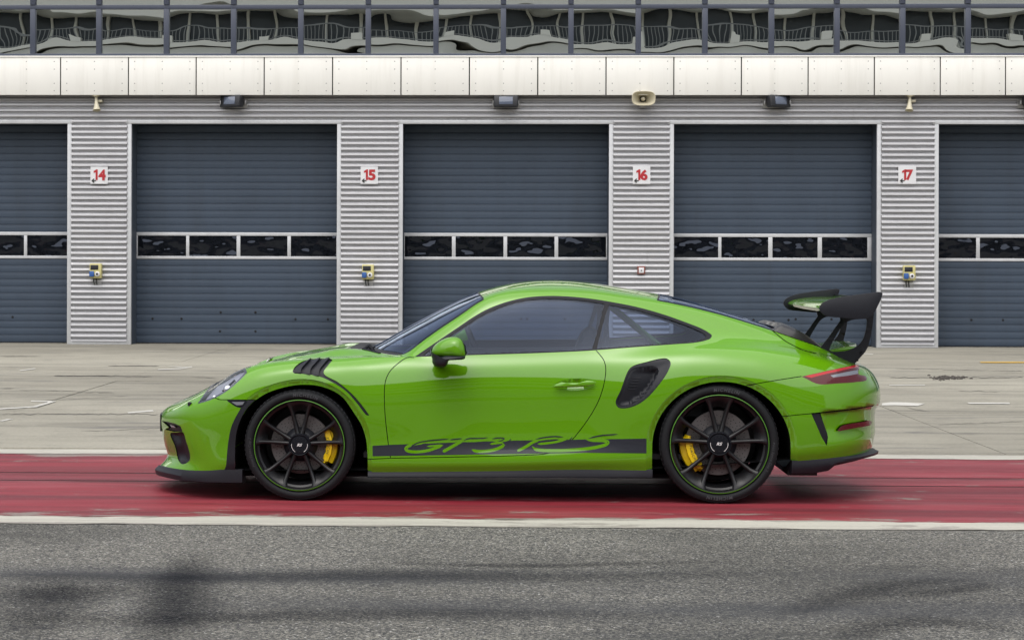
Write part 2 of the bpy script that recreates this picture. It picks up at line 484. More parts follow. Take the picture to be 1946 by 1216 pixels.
for a, b_, w_, j_ in (((102,714),(208,713.4),1.5,.25), ((204,695),(303,695.4),1.2,.2), ((0,738.6),(28,737.6),1.6,.2), ((35,740.5),(218,746),.7,.5), ((0,786),(303,786.5),1.1,.7), ((180,713),(290,716),.7,.4), ((60,762),(240,752),.5,.3),
                      ((360,716),(415,718.5),.8,.4), ((0,676.5),(80,676.8),.7,.2), ((1690,717.5),(1946,717),1.1,.4), ((1716,772),(1770,783),.7,.5), ((1780,806),(1946,800),.6,.5), ((1700,700),(1946,705),.5,.3), ((1820,742),(1900,744),.6,.4), ((150,820),(330,812),.5,.6)):
    crack(a, b_, w_, j_)
# rubber laid by turning tyres, seen as soft dark arcs on the asphalt
mk = bpy.data.materials.new('rubber_mark'); mk.use_nodes = True
t_ = mk.node_tree; t_.nodes.clear()
mo = t_.nodes.new('ShaderNodeOutputMaterial'); mx = t_.nodes.new('ShaderNodeMixShader'); tb = t_.nodes.new('ShaderNodeBsdfTransparent'); df = t_.nodes.new('ShaderNodeBsdfDiffuse')
gp = t_.nodes.new('ShaderNodeNewGeometry'); nz = t_.nodes.new('ShaderNodeTexNoise'); rp = t_.nodes.new('ShaderNodeMapRange')
nz.inputs['Scale'].default_value = 16; nz.inputs['Detail'].default_value = 8; nz.inputs['Roughness'].default_value = .8
rp.inputs[1].default_value = .35; rp.inputs[2].default_value = .68; rp.inputs[3].default_value = .25; rp.inputs[4].default_value = .38
atn = t_.nodes.new('ShaderNodeAttribute'); atn.attribute_name = 'wear'; mlt = t_.nodes.new('ShaderNodeMath'); mlt.operation = 'MULTIPLY'
df.inputs[0].default_value = (.016, .018, .024, 1)
for a, b_ in ((gp.outputs['Position'], nz.inputs['Vector']), (nz.outputs['Fac'], rp.inputs[0]), (rp.outputs[0], mlt.inputs[0]), (atn.outputs['Fac'], mlt.inputs[1]), (mlt.outputs[0], mx.inputs[0]), (tb.outputs[0], mx.inputs[1]), (df.outputs[0], mx.inputs[2]), (mx.outputs[0], mo.inputs[0])): t_.links.new(a, b_)
def tyre_mark(pts, width):
    P = on_z(np.array([p[0] for p in pts], float), np.array([p[1] for p in pts], float), 0.0)
    tt = np.linspace(0, len(pts)-1, 40)
    C_ = np.stack([np.interp(tt, np.arange(len(pts)), P[:, k]) for k in range(3)], 1)
    for _ in range(6): C_[1:-1] = (C_[:-2] + 2*C_[1:-1] + C_[2:])/4
    d = np.gradient(C_, axis=0); d /= np.linalg.norm(d, axis=1, keepdims=True); nn = np.stack([-d[:,1], d[:,0], 0*d[:,0]], 1)
    n = len(C_); rows_ = (-1.0, -.66, -.33, 0, .33, .66, 1.0)
    lw = (np.sin(np.linspace(.05, math.pi-.05, n)))[:,None]
    V = np.concatenate([C_ + nn*width*.8*r*(.6+.4*lw) for r in rows_]); V[:,2] = .0012 + .0003*len(marks)
    al = np.concatenate([(1-r*r)**2*lw[:,0]**.8 for r in rows_])
    me = mesh_from('tyre_mark', V, [(a*n+i, a*n+i+1, (a+1)*n+i+1, (a+1)*n+i) for a in range(6) for i in range(n-1)])
    at = me.color_attributes.new('wear', 'FLOAT_COLOR', 'POINT')
    at.data.foreach_set('color', np.stack([al, al, al, np.ones_like(al)], 1).ravel())
    o = link('tyre_mark', me, mk); tag(o, kind='structure'); marks.append(o)
marks = []
for pts, w_ in (([(1480,1172),(1600,1135),(1720,1108),(1880,1100)], .26), ([(1600,1230),(1650,1190),(1760,1178),(1960,1200)], .24), ([(1700,1135),(1820,1120),(1900,1108)], .16), ([(345,1230),(352,1140),(372,1040)], .30), ([(285,1230),(320,1150),(350,1060)], .22),
                ([(-20,1092),(300,1100),(700,1092),(1100,1097),(1500,1088)], .34), ([(-20,1172),(260,1180),(600,1168),(980,1165),(1300,1172)], .30), ([(-20,1120),(120,1130),(300,1108)], .4), ([(30,1230),(90,1150),(110,1090)], .35), ([(700,1070),(1000,1076),(1400,1066)], .12)):
    tyre_mark(pts, w_)

# dirt crumbs beside the far marking
M['dirt'] = mat('dark_dirt', (.055, .048, .042), .95)
b = MB()
for k in range(150):
    q = on_z(np.array(1795 + rng.normal(0, 1)*13 + (18 if k % 3 == 0 else 0)), np.array(718.5 + rng.normal(0, 1)*1.6), 0.0)
    r = rng.uniform(.006, .028)
    b.lathe([(r, 0), (r*.8, r*.5), (.001, r*.7)], 5, 'z', c=q)
o = b.build('dirt_crumbs', M['dirt']); tag(o, 'scattered dark dirt crumbs on the concrete', 'dirt', kind='stuff')

# ================================================================== PIT BUILDING
YB = 37.70                          # face of the ribbed pillars
bld = empty('pit_building', (0, YB, 0))
tag(bld, 'long pit building with grey roller doors, ribbed metal pillars and white panel band', 'building')
BO = np.array([0, YB, 0.0])
def bx_(px, Y, py=400): return float(on_y(np.array(float(px)), np.array(float(py)), Y)[0])
def bz_(py, Y, px=965): return float(on_y(np.array(float(px)), np.array(float(py)), Y)[2])
def bpart(name, mb, material, parent=bld, **kw):
    mb.v = [tuple(np.array(v) - BO) for v in mb.v]
    return mb.build(name, material, parent, **kw)

M['alu'] = mat('ribbed_aluminium', (0.56, 0.56, 0.58), .42, .15)
nt = NT(M['alu']); tc = nt.n('ShaderNodeNewGeometry').outputs['Position']
ns = nt.noise(mapped(nt, tc, (.8, 1, 9)), 1.5, 5, .6)
gr = nt.noise(mapped(nt, tc, (3, 1, .6), (4, 0, 2)), 2.0, 6, .7)
cc = nt.mix(nt.ramp(ns, [(.3, .90), (.7, 1.05)]), (0, 0, 0), (.56, .56, .58))
cc = nt.mix(nt.ramp(gr, [(.60, 0.0), (.78, .35)]), cc, (.25, .25, .25))
nt.l(cc, nt.b.inputs['Base Color'])
M['trim'] = mat('pale_metal_trim', (0.60, 0.61, 0.63), .45, .2)
nt = NT(M['trim']); tc = nt.n('ShaderNodeNewGeometry').outputs['Position']
nt.l(nt.mix(nt.ramp(nt.noise(tc, 3.0, 6, .7), [(.35, .88), (.65, 1.06)]), (0, 0, 0), (.60, .61, .63)), nt.b.inputs['Base Color'])
M['door'] = mat('blue_grey_door', (0.043, 0.064, 0.098), .55)
nt = NT(M['door']); tc = nt.n('ShaderNodeNewGeometry').outputs['Position']
oi = nt.n('ShaderNodeObjectInfo')
dn = nt.noise(mapped(nt, tc, (.7, 1, .35)), 1.6, 6, .65)
dc = nt.mix(nt.ramp(dn, [(.30, .86), (.70, 1.10)]), (0, 0, 0), (.043, .064, .098))
dc = nt.mix(nt.ramp(oi.outputs['Random'], [(0.0, .93), (1.0, 1.06)]), (0, 0, 0), dc)
sc = nt.noise(mapped(nt, tc, (1.2, 1, 14), (5, 0, 1)), 1.0, 6, .7)
dc = nt.mix(nt.ramp(sc, [(.66, 0.0), (.76, .16)]), dc, (.13, .15, .17))
dc = nt.mix(nt.ramp(nt.noise(mapped(nt, tc, (5, 1, .35), (8, 0, 4)), 1.0, 6, .68), [(.50, 0.0), (.74, .35)]), dc, (.030, .040, .055))
nt.l(dc, nt.b.inputs['Base Color'])
M['reveal'] = mat('door_reveal', (0.06, 0.075, 0.10), .6)
M['fascia'] = mat('white_fascia_panel', (0.84, 0.83, 0.785), .5)
nt = NT(M['fascia']); tc = nt.n('ShaderNodeNewGeometry').outputs['Position']
oi = nt.n('ShaderNodeObjectInfo')
fc = nt.mix(nt.ramp(nt.noise(mapped(nt, tc, (2, 1, .5)), 2.0, 6, .65), [(.35, .975), (.65, 1.01)]), (0, 0, 0), (.84, .83, .785))
fc = nt.mix(nt.ramp(oi.outputs['Random'], [(0.0, .965), (1.0, 1.01)]), (0, 0, 0), fc)
fc = nt.mix(nt.ramp(nt.noise(mapped(nt, tc, (7, 1, .5), (2, 0, 3)), 1.0, 6, .65), [(.50, 0.0), (.72, .22)]), fc, (.52, .50, .44))
nt.l(fc, nt.b.inputs['Base Color'])
M['rivet'] = mat('grey_rivet', (0.33, 0.33, 0.32), .5)
M['mullion'] = mat('slate_blue_mullion', (0.055, 0.065, 0.095), .45)
M['dark_gap'] = mat('black_gap', (0.01, 0.01, 0.012), .9)  # one flat black for joints, seals, screws and door dots

def wavy_glass(name, base, strength, scale, rough=.0, refl=.75):
    m_ = mat(name, base, rough, 0, .5); n_ = NT(m_)
    n_.b.inputs['Metallic'].default_value = refl
    oi = n_.n('ShaderNodeObjectInfo')
    g = n_.n('ShaderNodeNewGeometry').outputs['Position']
    off = n_.n('ShaderNodeVectorMath', operation='MULTIPLY_ADD')
    cmb = n_.n('ShaderNodeCombineXYZ')
    for k in range(3): n_.l(n_.math('MULTIPLY', oi.outputs['Random'], 30.0 + 7*k), cmb.inputs[k])
    n_.l(g, off.inputs[0]); off.inputs[1].default_value = scale; n_.l(cmb.outputs[0], off.inputs[2])
    h = n_.noise(off.outputs[0], 1.0, 1.5, .4, .0)
    n_.bump(h, strength, .10)
    return m_
M['pane'] = wavy_glass('mirrored_window_glass', (.96, .98, .93), .027, (.75, 1, 1.1), 0.0, 1.0)
M['door_pane'] = wavy_glass('wavy_acrylic_pane', (.024, .028, .038), .6, (3.2, 1, 4.4), 0.02, .85)

doors = [((-790, -398), [(-778,-688),(-681,-590),(-583,-492),(-485,-400)]),   # (left, right) of the opening inside its trim, pane edges
    ((-270, 128.5), [(-258,-168),(-161,-70),(-63,-42),(-36,46),(52,128)]),
    ((250, 640.5), [(262,354),(360,450),(457,546.5),(553,639.5)]),
    ((765.5, 1157), [(768,859),(866,957),(964,1054),(1061,1152)]),
    ((1280, 1666), [(1281,1365),(1371,1460),(1468,1554),(1562,1648.5)]),
    ((1783, 2180), [(1784,1855),(1862,1948),(1955,2042),(2049,2140)]),
    ((2303, 2695), [(2305,2395),(2402,2492),(2499,2589),(2596,2690)])]
YD = YB + .52                       # face of the doors
z_lint0, z_lint1 = bz_(236, YB), bz_(228.5, YB)
z_band1 = bz_(150, YB)
TW = .072
def corrugated(x0, x1, z0, z1, y, pitch=.0937, depth=.068):
    n = int((z1-z0)/pitch*10)
    zs = np.linspace(z0, z1, n)
    ph = (zs/pitch) % 1.0
    # broad crown, narrow valley
    d = np.interp(ph, [0, .28, .32, .36, .70, .80, .92, 1.0], [0, .0, .55, .97, .92, .65, .10, 0])
    vs = [(x0, y - depth*q, z) for q, z in zip(d, zs)] + [(x1, y - depth*q, z) for q, z in zip(d, zs)]
    return MB().add(vs, [(i, i+n, i+1+n, i+1) for i in range(n-1)])
# pillars of ribbed sheet between the doors
for k in range(len(doors)-1):
    xl = bx_(doors[k][0][1], YB) + TW; xr = bx_(doors[k+1][0][0], YB) - TW
    bpart('ribbed_pillar', corrugated(xl, xr, .055, z_lint1, YB), M['alu'], smooth=True, angle=30)
    bpart('base_flashing', MB().box(xl-.004, xr+.004, YB-.038, YB+.02, 0.0, .062), M['trim'], bevel=.003)
xa, xb = bx_(-915, YB), bx_(2820, YB)
bpart('ribbed_band', corrugated(xa, xb, z_lint1+.002, z_band1, YB), M['alu'], smooth=True, angle=30)
for k in range(60):
    pass
b = MB()
for px_ in np.arange(-8, 1960, 129.3):
    for py_ in (199.5, 220.5):
        q = on_y(np.array(px_), np.array(py_), YB-.032)
        b.box(q[0]-.011, q[0]+.011, YB-.038, YB-.026, q[2]-.011, q[2]+.011)
bpart('cladding_screws', b, M['dark_gap'])['kind'] = 'stuff'
# wall behind, roof
M['wall'] = mat('building_core', (.10, .105, .115), .8)
bpart('core_wall', MB().box(xa, xb, YD+.10, YD+9, 0, 9.2), M['wall'])

slat_me = {}
def door_slat(w, h):
    key = (round(w, 3), round(h, 4))
    if key in slat_me: return slat_me[key]
    # lightly crowned slat with a rolled bead at its foot
    prof = [(.020, 0), (.020, h-.003), (.0015, h-.003), (-.001, h-.010), (-.0035, h*.55), (-.001, .020), (.003, .012), (.003, .007), (-.0045, .005), (-.0045, .001), (.003, 0)]
    n = len(prof); mb = MB()
    mb.add([(x, y, z) for x in (-w/2, w/2) for y, z in prof], [(i, (i+1) % n, n+(i+1) % n, n+i) for i in range(n)] + [tuple(range(n)), tuple(range(2*n-1, n-1, -1))])
    me = mesh_from('slat', mb.v, mb.f)
    bm = bmesh.new(); bm.from_mesh(me); bmesh.ops.recalc_face_normals(bm, faces=bm.faces); bm.to_mesh(me); bm.free()
    me.materials.append(M['door'])
    slat_me[key] = me
    return me
z_r1, z_r0 = bz_(443, YD), bz_(494, YD)
z_p1, z_p0 = bz_(449.5, YD), bz_(488.5, YD)
dents = {2: [(290,605.5),(345,605.5),(419.5,593.5),(485.5,593.5),(418,629.5),(485.5,629.5),(561.5,606.5),(623,606.5)], 1: [(24,602.5)], 4: [(1432,608),(1470,611),(1498.5,608),(1512,606.5),(1580,606.5)], 5: [(1846,608),(1906,608)], 3: [(990,606),(1002,606),(1074,606)]}
for k, ((l_, r_), panes) in enumerate(doors):
    xl, xr = bx_(l_, YB), bx_(r_, YB)
    d_ = empty('garage_door', (0, 0, 0), bld)
    # trim round the opening
    bpart('door_jamb', MB().box(xl-TW, xl, YB-.034, YB+.05, 0, z_lint1), M['trim'], bevel=.004)
    bpart('door_jamb', MB().box(xr, xr+TW, YB-.034, YB+.05, 0, z_lint1), M['trim'], bevel=.004)
    bpart('door_lintel', MB().box(xl-TW-.03, xr+TW+.03, YB-.042, YB+.05, z_lint0, z_lint1-.002), M['trim'], bevel=.004)
    bpart('door_reveal', MB().box(xl-.03, xl-.001, YB+.05, YD+.05, 0, z_lint1), M['reveal'])
    bpart('door_reveal', MB().box(xr+.001, xr+.03, YB+.05, YD+.05, 0, z_lint1), M['reveal'])
    bpart('door_soffit', MB().box(xl-.03, xr+.03, YB+.05, YD+.05, z_lint0+.004, z_lint0+.05), M['reveal'])
    w = xr - xl - .004; xm = (xl+xr)/2
    for (za, zb, n) in ((z_r1, z_lint0+.0, 15), (.018, z_r0, 12)):
        h = (zb-za)/n
        for i in range(n):
            o = bpy.data.objects.new('slat', door_slat(w, h)); C.objects.link(o)
            o.parent = d_; o.location = (xm, YD-YB, za+i*h)
    bpart('bottom_seal', MB().box(xl, xr, YD-.01, YD+.02, 0, .018), M['dark_gap'], d_)
    bpart('window_rail', MB().box(xl+.002, xr-.002, YD-.016, YD+.02, z_p1, z_r1-.001), M['trim'], d_, bevel=.003)
    bpart('window_rail', MB().box(xl+.002, xr-.002, YD-.016, YD+.02, z_r0+.001, z_p0), M['trim'], d_, bevel=.003)
    ex = [xl+.002] + [0]*0
    pe = [(bx_(a, YD), bx_(c, YD)) for a, c in panes]
    pe[0] = (max(pe[0][0], xl+.01), pe[0][1]); pe[-1] = (pe[-1][0], min(pe[-1][1], xr-.01))
    for i, (a, c) in enumerate(pe):
        bpart('window_pane', MB().box(a, c, YD+.004, YD+.012, z_p0+.001, z_p1-.001), M['door_pane'], d_)
        nxt = pe[i+1][0] if i+1 < len(pe) else xr-.002
        if nxt > c: bpart('window_mullion', MB().box(c, nxt, YD-.014, YD+.02, z_p0+.001, z_p1-.001), M['trim'], d_, bevel=.003)
        if i == 0 and a > xl+.003: bpart('window_mullion', MB().box(xl+.002, a, YD-.014, YD+.02, z_p0+.001, z_p1-.001), M['trim'], d_, bevel=.003)
    for (dx, dy) in dents.get(k, []):
        q = on_y(np.array(float(dx)), np.array(float(dy)), YD)
        bpart('damage_dot', MB().lathe([(.0005,-.010),(.016,-.009),(.021,-.003),(.021,.002)], 10, 'y', c=q), M['dark_gap'], d_, smooth=True)  # small raised black dots standing for damage marks on the door

# white fascia panels with rivets
YF = YB - .27
zf0, zf1 = bz_(181, YF), bz_(107.5, YF)
joints = [-144 - 129*k for k in range(5, 0, -1)] + [-144, -14.5, 115, 244, 372.7, 502, 632, 762, 892, 1022, 1151.7, 1280.6, 1409, 1535.8, 1661.7, 1787, 1911, 2035] + [2035 + 125*k for k in range(1, 7)]
for i in range(len(joints)-1):
    x0, x1 = bx_(joints[i], YF, 145)+.010, bx_(joints[i+1], YF, 145)-.010
    f_ = bpart('fascia_panel', MB().box(x0, x1, YF, YF+.03, zf0, zf1-.015), M['fascia'], bevel=.0015)
    b = MB()
    for fx in (.085, .5, .915):
        for fz in (.11, .30, .67, .87):
            b.lathe([(.0004,-.003),(.009,-.002),(.011,.002)], 8, 'y', c=(x0+(x1-x0)*fx, YF, zf0+(zf1-zf0)*fz))
    bpart('rivets', b, M['rivet'], f_, smooth=True)['kind'] = 'stuff'
bpart('fascia_cap', MB().box(xa, xb, YF-.012, YB+.3, zf1-.013, zf1+.012), M['fascia'], bevel=.003)
bpart('fascia_backing', MB().box(xa, xb, YF+.031, YF+.06, zf0+.004, zf1-.014), M['dark_gap'])
bpart('fascia_soffit', MB().box(xa, xb, YF+.061, YB-.001, zf0+.05, zf0+.08), M['reveal'])
# glazing
YG = YB - .10
zg0, zg1 = zf1 + .015, bz_(9.5, YG)
zt1 = bz_(17.5, YG); ztop = bz_(-70, YG)
mul = [-193 - 128*k for k in range(5, 0, -1)] + [-193, -65, 63.5, 188.7, 317, 444.5, 572, 700, 828.7, 956.6, 1085, 1212.8, 1339.4, 1465.7, 1590, 1714.5, 1838.7, 1963, 2088] + [2088 + 124*k for k in range(1, 7)]
bpart('window_sill', MB().box(xa, xb, YG-.06, YG+.1, zg0-.002, zg0+.045), M['mullion'], bevel=.004)
bpart('transom', MB().box(xa, xb, YG-.045, YG+.06, zt1, zg1), M['mullion'], bevel=.004)
for i, px_ in enumerate(mul):
    x = bx_(px_, YG, 60)
    bpart('mullion', MB().box(x-.045, x+.045, YG-.065, YG+.06, zg0+.046, zt1-.001), M['mullion'], bevel=.004)
    bpart('mullion', MB().box(x-.045, x+.045, YG-.065, YG+.06, zg1+.001, ztop), M['mullion'], bevel=.004)
    if i+1 < len(mul):
        x2 = bx_(mul[i+1], YG, 60)
        for za, zb in ((zg0+.046, zt1), (zg1, ztop)):
            bpart('window_pane', MB().box(x+.046, x2-.046, YG, YG+.02, za+.002, zb-.002), M['pane'])
bpart('parapet', MB().box(xa, xb, YG-.05, YD+9, ztop+.002, ztop+1.1), M['fascia'])

# ================================================================== THINGS ON THE WALL
M['sign_white'] = mat('white_sign_face', (.70, .70, .72), .45)
M['sign_red'] = mat('red_print', (.42, .018, .025), .5)
M['cream'] = mat('cream_enamel', (.52, .48, .36), .45)
M['flood_black'] = mat('black_lamp_housing', (.014, .015, .019), .45)
M['flood_glass'] = mat('lamp_front_glass', (.10, .12, .17), .1, 0, .5, 1.0)
M['box_yellow'] = mat('cream_yellow_box', (.55, .50, .22), .5)
M['blue'] = mat('blue_socket', (.03, .10, .32), .45)
M['steel'] = mat('zinc_plate', (.33, .33, .33), .5, .3)
YS = YB - .030
def text_on_wall(txt, px0, px1, py0, py1, Y, material, parent, origin, bold=.0, name='number'):
    me = text_mesh(txt, 1.0, 0.0, 0.0, bold); v_, f_ = mesh_arrays(me); bpy.data.meshes.remove(me)
    lo, hi = v_.min(0), v_.max(0)
    x0, x1 = bx_(px0, Y, (py0+py1)/2), bx_(px1, Y, (py0+py1)/2); z0, z1 = bz_(py1, Y, px0), bz_(py0, Y, px0)
    out = [(x0 + (q[0]-lo[0])/(hi[0]-lo[0])*(x1-x0) - origin[0], Y - origin[1], z0 + (q[1]-lo[1])/(hi[1]-lo[1])*(z1-z0) - origin[2]) for q in v_]
    return MB().add(out, f_).build(name, material, parent)
for num, cx_, beside in ((14, 189, 'leftmost ribbed pillar'), (15, 702, 'pillar above the bonnet'), (16, 1219, 'pillar above the car roof'), (17, 1723.5, 'rightmost ribbed pillar')):
    c_ = on_y(np.array(float(cx_)), np.array(333.5), YS)
    s_ = empty('number_sign', tuple(c_)); tag(s_, 'white square sign, red number %d and arrow, on %s' % (num, beside), 'sign', 'garage number signs')
    # board bowed slightly outwards
    hw, hh = .148, .146; n = 9; vs = []
    for j, (y_, z_) in enumerate(((0, -hh), (0, hh))):
        for i in range(n):
            u = -1 + 2*i/(n-1); vs.append((u*hw, -.035 - .018*(1-u*u), z_))
    vs += [(u*hw, 0, z_) for z_ in (-hh, hh) for u in np.linspace(-1, 1, n)]
    f_ = [(i, i+1, n+i+1, n+i) for i in range(n-1)] + [(2*n+i, 2*n+i+1, i+1, i) for i in range(n-1)] + [(n+i, n+i+1, 3*n+i+1, 3*n+i) for i in range(n-1)] + [(0, n, 3*n, 2*n), (n-1, 2*n-1, 4*n-1, 3*n-1)]
    MB().add(vs, f_).build('board', M['sign_white'], s_)
    yt = YS - .0545
    text_on_wall(str(num)[1], cx_-2.2, cx_+11.8, 322.5, 343, yt, M['sign_red'], s_, c_, bold=.045)
    one = [(-.045,.098),(-.020,.098),(-.020,-.082),(-.057,-.082),(-.057,.050),(-.090,.040),(-.090,.070)]
    MB().add([(x, yt-YS, z) for x, z in one], [tuple(range(len(one)))]).build('number', M['sign_red'], s_)
    ar = [(-.118,-.093),(-.090,-.066),(-.078,-.072),(-.090,-.087),(-.058,-.087),(-.058,-.099),(-.090,-.099),(-.078,-.114),(-.090,-.120)]
    MB().add([(-.088+(x+.088)*1.35, -.0565, -.093+(z+.093)*1.35) for x, z in ar], [tuple(range(len(ar)))]).build('arrow', M['dark_print'], s_)

def wall_thing(name, px_, py_, Y, label, cat, group=None):
    c_ = on_y(np.array(float(px_)), np.array(float(py_)), Y)
    return tag(empty(name, tuple(c_)), label, cat, group)
for px_, py_, lab in ((184, 522, 'cream socket box with blue socket on the leftmost ribbed pillar'), (700, 524, 'cream socket box with blue socket on the pillar above the car bonnet'), (1726, 526, 'cream socket box with blue socket on the rightmost pillar, beside the wing')):
    t = wall_thing('socket_box', px_, py_, YS, lab, 'socket box', 'socket boxes on the pillars')
    MB().box(-.10, .10, -.13, 0, -.06, .19).build('case', M['box_yellow'], t, bevel=.012)
    MB().box(-.085, .05, -.137, -.129, .085, .165).build('breaker_cover', M['flood_black'], t, bevel=.004)
    MB().box(-.10, -.02, -.17, -.129, -.035, .06).build('blue_socket', M['blue'], t, bevel=.01)
    MB().lathe([(.001,-.175),(.026,-.175),(.030,-.165),(.040,-.165),(.043,-.13)], 20, 'y', c=(.035,0,.012)).build('round_socket', M['sign_white'], t, smooth=True)
    MB().lathe([(.001,-.177),(.020,-.177),(.020,-.170)], 16, 'y', c=(.035,0,.012)).build('socket_hole', M['dark_print'], t)
    MB().box(-.07, .085, -.018, 0, -.20, -.062).build('mount_plate', M['steel'], t, bevel=.004)
    for x in (-.045, 0.0): MB().tube([(x, -.05, -.062), (x, -.05, -.11), (x+.01, -.03, -.17)], .009, 6).build('cable', M['flood_black'], t, smooth=True)
t = wall_thing('call_point', 1218.5, 513.5, YS, 'small red framed call button box on pillar below the 16 sign', 'call point')
MB().box(-.066, .066, -.05, 0, -.066, .066).build('case', M['sign_red'] if False else mat('dull_red_case', (.20,.05,.035), .5), t, bevel=.006)
MB().box(-.044, .044, -.056, -.0495, -.046, .044).build('face', M['sign_white'], t, bevel=.003)
MB().lathe([(.0005,-.0625),(.010,-.062),(.012,-.056)], 12, 'y', c=(0,0,-.004)).build('button', M['dark_print'], t, smooth=True)

YL = YB - .034
for px_, face, lab in ((445, -1, 'black floodlight below the white band above the door left of the car nose'), (961.5, 0, 'black floodlight facing straight out above the middle door'), (1475, 1, 'black floodlight below the white band above the door behind the wing'), (1960, 1, 'black floodlight cut by the right picture edge')):
    t = wall_thing('floodlight', px_, 196.5, YL, lab, 'floodlight', 'floodlights on the ribbed band')
    MB().box(-.235, .235, -.02, 0, -.085, .085).build('back_plate', M['steel'], t, bevel=.004)
    rot = math.radians(30*face)
    h = empty('lamp_head', (0, -.15, .01), t); h.rotation_euler = (math.radians(-8), 0, rot)
    V_ = []
    for (y, a, c) in ((.10, .16, .065), (.02, .20, .095), (-.08, .205, .10), (-.10, .20, .097)):
        V_ += [(-a, y, -c), (a, y, -c), (a, y, c), (-a, y, c)]
    f_ = [(4*i+j, 4*i+(j+1) % 4, 4*i+4+(j+1) % 4, 4*i+4+j) for i in range(3) for j in range(4)] + [(0,1,2,3), (12,13,14,15)]
    MB().add(V_, f_).build('housing', M['flood_black'], h, bevel=.012)
    MB().box(-.115, .115, -.108, -.099, -.062, .068).build('front_glass', M['flood_glass'], h, bevel=.004)
    for sx in (-1, 1): MB().box(sx*.215-.008, sx*.215+.008, -.18, -.021, -.03, .03).build('bracket', M['steel'], t, bevel=.003)

def bell(t, mouth, n=28, sq=2.0):
    """flared horn: list of (y, half width, half height)"""
    vs = []; f_ = []
    for (y, a, c) in mouth:
        for k in range(n):
            q = 2*math.pi*k/n; ca, sa = math.cos(q), math.sin(q)
            vs.append((a*math.copysign(abs(ca)**(2/sq), ca), y, c*math.copysign(abs(sa)**(2/sq), sa)))
    for i in range(len(mouth)-1):
        for k in range(n): f_.append((i*n+k, i*n+(k+1) % n, (i+1)*n+(k+1) % n, (i+1)*n+k))
    return vs, f_
t = wall_thing('horn_loudspeaker', 1221, 190, YL, 'cream horn loudspeaker facing straight out above the 16 sign', 'loudspeaker', 'horn loudspeakers')
vs, f_ = bell(t, [(-.02,.05,.05),(-.10,.06,.055),(-.20,.10,.075),(-.29,.165,.105),(-.335,.198,.124),(-.340,.190,.116),(-.28,.145,.090),(-.16,.075,.055),(-.10,.05,.045)], 32, 3.2)
MB().add(vs, f_).build('bell', M['cream'], t, smooth=True, angle=50)
vs, f_ = bell(t, [(-.10,.052,.047),(-.105,.001,.001)], 32, 2.5); MB().add(vs, f_).build('throat', M['dark_print'], t)
MB().lathe([(.001,-.24),(.020,-.235),(.032,-.22),(.036,-.10)], 18, 'y').build('driver', M['cream'], t, smooth=True)
MB().box(-.05, .05, -.16, 0, -.15, -.10).build('bracket', M['steel'], t, bevel=.004)
for px_, dx, lab in ((186, -.02, 'cream horn loudspeaker hanging down over the leftmost ribbed pillar'), (1726, .02, 'cream horn loudspeaker hanging down over the rightmost ribbed pillar')):
    t = wall_thing('horn_loudspeaker', px_, 198, YL, lab, 'loudspeaker', 'horn loudspeakers')
    MB().lathe([(.001,.055),(.05,.05),(.072,.03),(.072,.02),(.03,.01),(.02,-.01)], 20, 'z', c=(0,-.16,.10)).build('driver_cap', M['cream'], t, smooth=True)
    h = empty('horn', (0, -.16, .10), t); h.rotation_euler = (math.radians(74), math.radians(dx*300), 0)
    vs, f_ = bell(h, [(-.0,.022,.022),(-.08,.028,.028),(-.16,.042,.042),(-.22,.062,.062),(-.235,.068,.068),(-.232,.060,.060),(-.17,.036,.036),(-.10,.02,.02)], 24)
    MB().add(vs, f_).build('bell', M['cream'], h, smooth=True, angle=50)
    vs, f_ = bell(h, [(-.15,.035,.035),(-.152,.001,.001)], 24); MB().add(vs, f_).build('throat', M['dark_print'], h)
    MB().box(-.02, .10, -.16, 0, .02, .06).build('bracket', M['cream'], t, bevel=.006)

# ================================================================== GRANDSTAND ACROSS THE TRACK (seen in the glass and the paint)
YO = -60.0
gs_ = empty('grandstand', (0, YO, 0)); tag(gs_, 'tall grandstand with balconies and dark glazing reflected in the upper windows', 'building')
M['stand_white'] = mat('stand_white_render', (.80, .79, .72), .6)
M['stand_dark'] = mat('stand_dark_glazing', (.035, .045, .055), .25)
M['stand_rail'] = mat('stand_railing', (.22, .23, .23), .5)
M['stand_seat'] = mat('stand_tiers', (.20, .21, .22), .8)
def gpart(name, mb, material):
    mb.v = [(x, y, z) for x, y, z in mb.v]
    return mb.build(name, material, gs_)
LX = 75
gpart('tier_block', MB().add([(-LX,14,0),(LX,14,0),(LX,14,1.6),(-LX,14,1.6),(-LX,0,9.5),(LX,0,9.5),(LX,0,0),(-LX,0,0)], [(0,1,2,3),(3,2,5,4),(4,5,6,7),(0,3,4,7),(1,6,5,2)]), M['stand_seat'])
gpart('glazed_wall', MB().box(-LX, LX, -8, -2.2, 0, 25.5), M['stand_dark'])
for z0, z1, y1 in ((9.3, 10.1, .4), (12.9, 14.36, .4), (14.45, 14.78, .6), (16.75, 17.9, .4), (21.2, 22.0, .4), (25.0, 26.2, 2.0)):
    gpart('floor_band', MB().box(-LX, LX, -8, y1, z0, z1), M['stand_white'])
for x in np.arange(-LX+1, LX, 1.75):
    gpart('column', MB().box(x-.08, x+.08, -2.25, -1.9, 9.5, 25.4), M['stand_white'])
for zb in (10.1, 14.78, 17.9, 22.0):
    b = MB(); b.box(-LX, LX, .25, .31, zb+.78, zb+.84); b.box(-LX, LX, .25, .31, zb+.10, zb+.15)
    for x in np.arange(-LX, LX, .26): b.box(x-.022, x+.022, .26, .30, zb, zb+.8)
    gpart('balcony_railing', b, M['stand_rail'])['kind'] = 'stuff'
for k in range(26):
    x = -LX + 3 + k*5.7
    gpart('balcony_pier', MB().box(x-.3, x+.3, -.1, .62, 14.782, 15.15), M['stand_white'])
